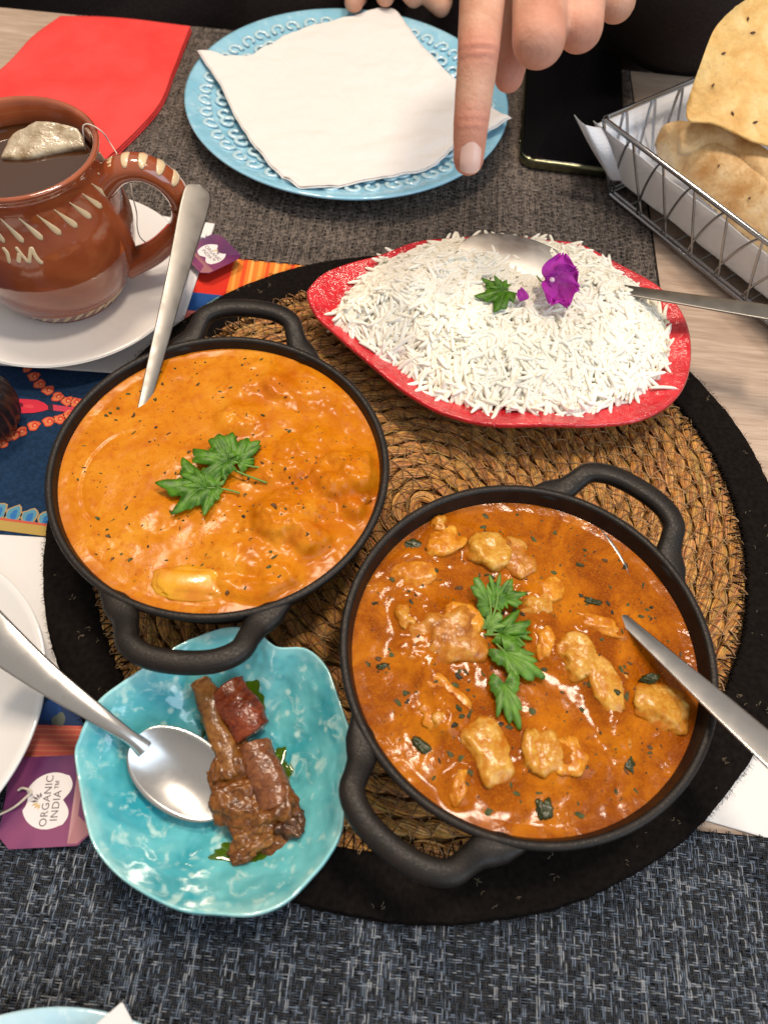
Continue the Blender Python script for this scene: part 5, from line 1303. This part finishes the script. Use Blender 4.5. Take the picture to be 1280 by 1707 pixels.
def bread(label, E_, seed, th_, puff, seeds=()):
    t = thing('flatbread', label, 'flatbread', at(1230, 280, 3), 'folded flatbreads in the basket')
    P = coons([[at(*p) for p in e] for e in E_], 70, 60); q = P.reshape(-1, 3); u = np.linspace(0, 1, 70)[:, None]; v = np.linspace(0, 1, 60)[None]
    P[..., 2] += puff * (np.sin(v * PI) ** .55) * np.minimum(1, np.sin(np.clip(u * 1.02 + .02, 0, 1) * PI) ** .4) + (fbm(q, .5, 3, seed) * .2).reshape(70, 60)
    g = G(); slab(g, P, th_); build('dough', g, BRD, t) and None
    for px, py, a in seeds:
        pr = P.reshape(-1, 3) - [0, 0, H]; z = pr @ _f; e = (640 + FPX * (pr @ _r) / z - px) ** 2 + (853.5 + FPX * (pr @ _d) / z - py) ** 2
        c = P.reshape(-1, 3)[np.argmin(e)]; d = np.array([math.cos(a), math.sin(a), 0]) * .15; g = G(); tube(g, np.array([c - d, c, c + d]) + [0, 0, .03], [.03, .07, .03], 8); build('cumin_seed', g, SEED, t)
bread('rear fold of soft golden flatbread behind the front one', [[(1135, 215, 4.6), (1160, 196, 5.2), (1200, 202, 5.4), (1290, 262, 5.4), (1380, 340, 5.4)], [(1380, 340, 5.4), (1400, 420, 4.4)], [(1400, 420, 4.4), (1280, 330, 4.2), (1200, 260, 4.2), (1135, 245, 4.2)], [(1135, 245, 4.2), (1130, 230, 4.4), (1135, 215, 4.6)]], 51, .5, .7)
bread('front soft pale flatbread folded over in the basket', [[(1096, 225, 3.4), (1110, 210, 4.2), (1160, 212, 4.6), (1230, 262, 4.6), (1300, 330, 4.6), (1400, 420, 4.4)], [(1400, 420, 4.4), (1420, 520, 3.0)], [(1420, 520, 3.0), (1290, 415, 2.6), (1200, 340, 2.6), (1120, 265, 2.8), (1100, 245, 3.0)], [(1100, 245, 3.0), (1094, 235, 3.2), (1096, 225, 3.4)]], 61, .6, .9, ((1198, 276, 1.2), (1250, 330, .4)))

# ------------------------------------------------------------------ person: pointing hand, other hand, dark clothes
def remesh(name, g, voxel, mat, parent=None, label=None, sm=6, loc=None, tintf=None):
    o = build('tmp', g, mat, loc=(0, 0, 0))
    r_ = o.modifiers.new('r', 'REMESH'); r_.mode = 'VOXEL'; r_.voxel_size = voxel * CM; r_.use_smooth_shade = True
    s_ = o.modifiers.new('s', 'SMOOTH'); s_.iterations = sm; s_.factor = .5
    dg = bpy.context.evaluated_depsgraph_get(); me = bpy.data.meshes.new_from_object(o.evaluated_get(dg)); bpy.data.objects.remove(o)
    n = len(me.vertices); co = np.zeros(n * 3); me.vertices.foreach_get('co', co); co = co.reshape(-1, 3) / CM
    if tintf is not None:
        co, tv = tintf(co); a_ = me.attributes.new('tint', 'FLOAT_COLOR', 'POINT'); a_.data.foreach_set('color', np.c_[tv, tv, tv, np.ones(n)].ravel())
    o0 = np.array(loc); me.vertices.foreach_set('co', ((co - o0) * CM).ravel()); me.update()
    for p in me.polygons: p.use_smooth = True
    if not me.materials: me.materials.append(mat)
    o = bpy.data.objects.new(name, me); COL.objects.link(o); o.location = Vector(o0) * CM; return o
g = G()
J = {}
J['im'] = atz(812, -120, 31.5); J['ip'] = atz(797, 88, 30.4); J['id'] = atz(785, 205, 31.2); J['it'] = atz(781, 265, 31.8)
J['mm'] = atz(900, -130, 32.0); J['mp'] = atz(898, 66, 30.2); J['md'] = atz(893, -20, 33.2); J['mt'] = atz(890, -75, 34.2)
J['rm'] = atz(975, -120, 32.8); J['rp'] = atz(966, 45, 31.2); J['rd'] = atz(965, -30, 34.0); J['rt'] = atz(955, -80, 34.8)
J['pm'] = atz(1045, -95, 34.0); J['pp'] = atz(1027, 4, 32.6); J['pd'] = atz(1025, -50, 35); J['pt'] = atz(1010, -90, 35.5)
J['t0'] = atz(860, -170, 36.5); J['t1'] = atz(868, 20, 35.2); J['t2'] = atz(848, 128, 34.6)
wr = atz(950, -390, 36.5)
for a, ra, b, rb_ in (('im', 1.06, 'ip', .86), ('ip', .84, 'id', .75), ('id', .75, 'it', .66), ('mm', 1.15, 'mp', 1.08), ('mp', 1.05, 'md', .9), ('md', .85, 'mt', .75),
                      ('rm', 1.1, 'rp', .98), ('rp', .92, 'rd', .8), ('rd', .8, 'rt', .7), ('pm', .95, 'pp', .82), ('pp', .8, 'pd', .7), ('pd', .7, 'pt', .6), ('t0', 1.2, 't1', .95), ('t1', .9, 't2', .68)):
    capsule(g, J[a], ra, J[b], rb_)
for m_, r in (('im', 1.3), ('mm', 1.3), ('rm', 1.25), ('pm', 1.1)): capsule(g, J[m_], r, wr + (J[m_] - J['mm']) * .35, 1.7)
capsule(g, J['im'], 1.2, J['pm'], 1.1); capsule(g, J['t0'], 1.3, wr, 1.8); capsule(g, (J['im'] + wr) / 2, 1.7, (J['pm'] + wr) / 2, 1.5)
elbow = np.array([20.5, 69.5, 5.5]); shoulder = np.array([20, 80, 36.])
capsule(g, wr, 2.4, elbow, 4.0, 28); capsule(g, elbow, 4.0, shoulder, 5.2, 28)
# other hand: knuckles resting at the far side of the blue plate
K = [at(590, 0, 3.0), at(642, -10, 3.2), at(690, -8, 3.2), at(735, 8, 2.8)]
w2 = np.array([-4.5, 69.5, 4.6])
for i, k_ in enumerate(K):
    mcp = k_ * .35 + w2 * .65 + np.array([(i - 1.5) * .6, -1.5, .2]); capsule(g, k_ + [0, 0, -.1], .78, mcp, 1.1); capsule(g, k_, .76, k_ + [(.3), 1.6, -.5], .65); capsule(g, mcp, 1.2, w2, 2.0)
capsule(g, w2, 2.3, [-33, 74, 4], 3.4, 24); capsule(g, [-33, 74, 4], 3.6, [-20, 88, 38], 5, 24); capsule(g, [-20, 88, 38], 5, shoulder, 5.2, 24)
capsule(g, [-8, 91, 38], 9, [-8, 91, 0], 9, 28); capsule(g, [8, 91, 38], 9, [8, 91, 0], 9, 28)
def skin_f(co):
    c = co.copy(); tv = np.zeros(len(c))
    # creases over the first joint of the pointing finger, and redness of joints and tip
    axis = unit(J['id'] - J['ip']); front = -_f
    for nm, am in (('ip', .034), ('id', .022)):
        j = J[nm]; d = co - j; s_ = d @ axis; rr_ = np.linalg.norm(d - np.outer(s_, axis), axis=1); m_ = (rr_ < 1.35) & (np.abs(s_) < 1.2) & ((d @ front) > 0)
        am_ = am * np.cos(s_ * 2 * PI / .34 + .5 * np.sin(d @ _r * 3)) * np.exp(-(s_ / .42) ** 2)
        c[m_] += (am_[m_, None]) * front * -1; tv[m_] = np.maximum(tv[m_], .55 * np.exp(-(s_[m_] / .7) ** 2))
    for nm, r in (('it', 1.3), ('t2', 1.6), ('mp', 1.2), ('rp', 1.1)):
        d = np.linalg.norm(co - J[nm], axis=1); tv = np.maximum(tv, .6 * np.exp(-(d / r) ** 2))
    return c, tv
per_ = remesh('person', g, .13, SKIN, sm=7, loc=(0, 88, 0), tintf=skin_f)
tag(per_, 'person in dark clothes across the table pointing down with one index finger', 'person')
per_['_loc'] = [0., 88., 0.]
# fingernail of the pointing finger
nc = atz(782, 262, 31.8); ny = unit(J['it'] - J['id']); nz = -_f + ny * .15; nz = unit(nz); nxv = np.cross(ny, nz); nz = np.cross(nxv, ny)
g = G(); nu, nv = 16, 15; P = np.zeros((nu, nv, 3))
for i, a in enumerate(np.linspace(-1, 1, nu)):
    for j, b in enumerate(np.linspace(-1, 1, nv)):
        wd = .50 * (1 - .12 * abs(a) ** 4) * (1 if a > -.6 else 1 - .35 * ((-.6 - a) / .4) ** 2)
        th_ = b * wd / .655; P[i, j] = nc + ny * (a * .60) * (1 - .18 * b * b * (abs(a) > .5)) + nxv * .655 * math.sin(th_) + nz * (.655 * math.cos(th_) + .12 - .05 * a - .10 * max(0, a) ** 2)
N_ = P.reshape(-1, 3); g.add(np.r_[N_, N_ - nz * .06], np.r_[gridQ(nu, nv), gridQ(nu, nv)[:, ::-1] + len(N_)])
NM = Mt('fingernail', (.74, .49, .42), .32, coat=.2).m
o = fix_normals(build('fingernail', g, NM, per_))
# clothes
g = G()
capsule(g, [-9, 79.5, 30], 11, [-11, 78.5, -16], 13.2, 36); capsule(g, [9, 80, 30], 11, [9, 78.5, -16], 13.2, 36); capsule(g, [-34, 76, -10], 9.5, [-12, 80, 8], 11, 30)
capsule(g, [-14, 87, 40], 8, [14, 87, 40], 8, 30); capsule(g, elbow, 7.6, shoulder, 7.6, 30); capsule(g, elbow + (wr - elbow) * .42, 4.6, elbow, 7.6, 30)
capsule(g, [-11, 72.3, 3.6], 4.0, [-33, 72.5, 4.6], 6.2, 32); capsule(g, [-33, 72.5, 4.6], 6.2, [-48, 74, 5], 6.5, 28); capsule(g, [-20, 88, 38], 7.5, [-38, 76, 6], 7, 28)
sw = remesh('sweater', g, .5, SWEATER, sm=5, loc=(0, 88, 0), tintf=lambda co: (np.where(((co[:, 1] < 64.6) & (co[:, 2] < .12))[:, None], np.c_[co[:, 0], co[:, 1], np.full(len(co), .12)], co), np.zeros(len(co)))); sw.parent = per_; sw.location = (0, 0, 0)
for k in list(per_.keys()):
    pass
def nest(child, par):
    for o in list(COL.objects):
        if o.name.split('.')[0] == child and o.parent:
            for q in o.parent.children:
                if q.name.split('.')[0] == par: o.parent = q; break
nest('painted_dash', 'mug_body'); nest('painted_letter', 'mug_body'); nest('lettering', 'card'); nest('emblem_leaf', 'card'); nest('white_badge', 'card')
nest('cumin_seed', 'sheet'); nest('cumin_seed', 'dough'); nest('side_button', 'frame'); nest('black_stitching', 'fabric_border'); nest('frayed_threads', 'fabric_border'); nest('scroll', 'plate_body')
for o in COL.objects:
    if '_loc' in o: del o['_loc']
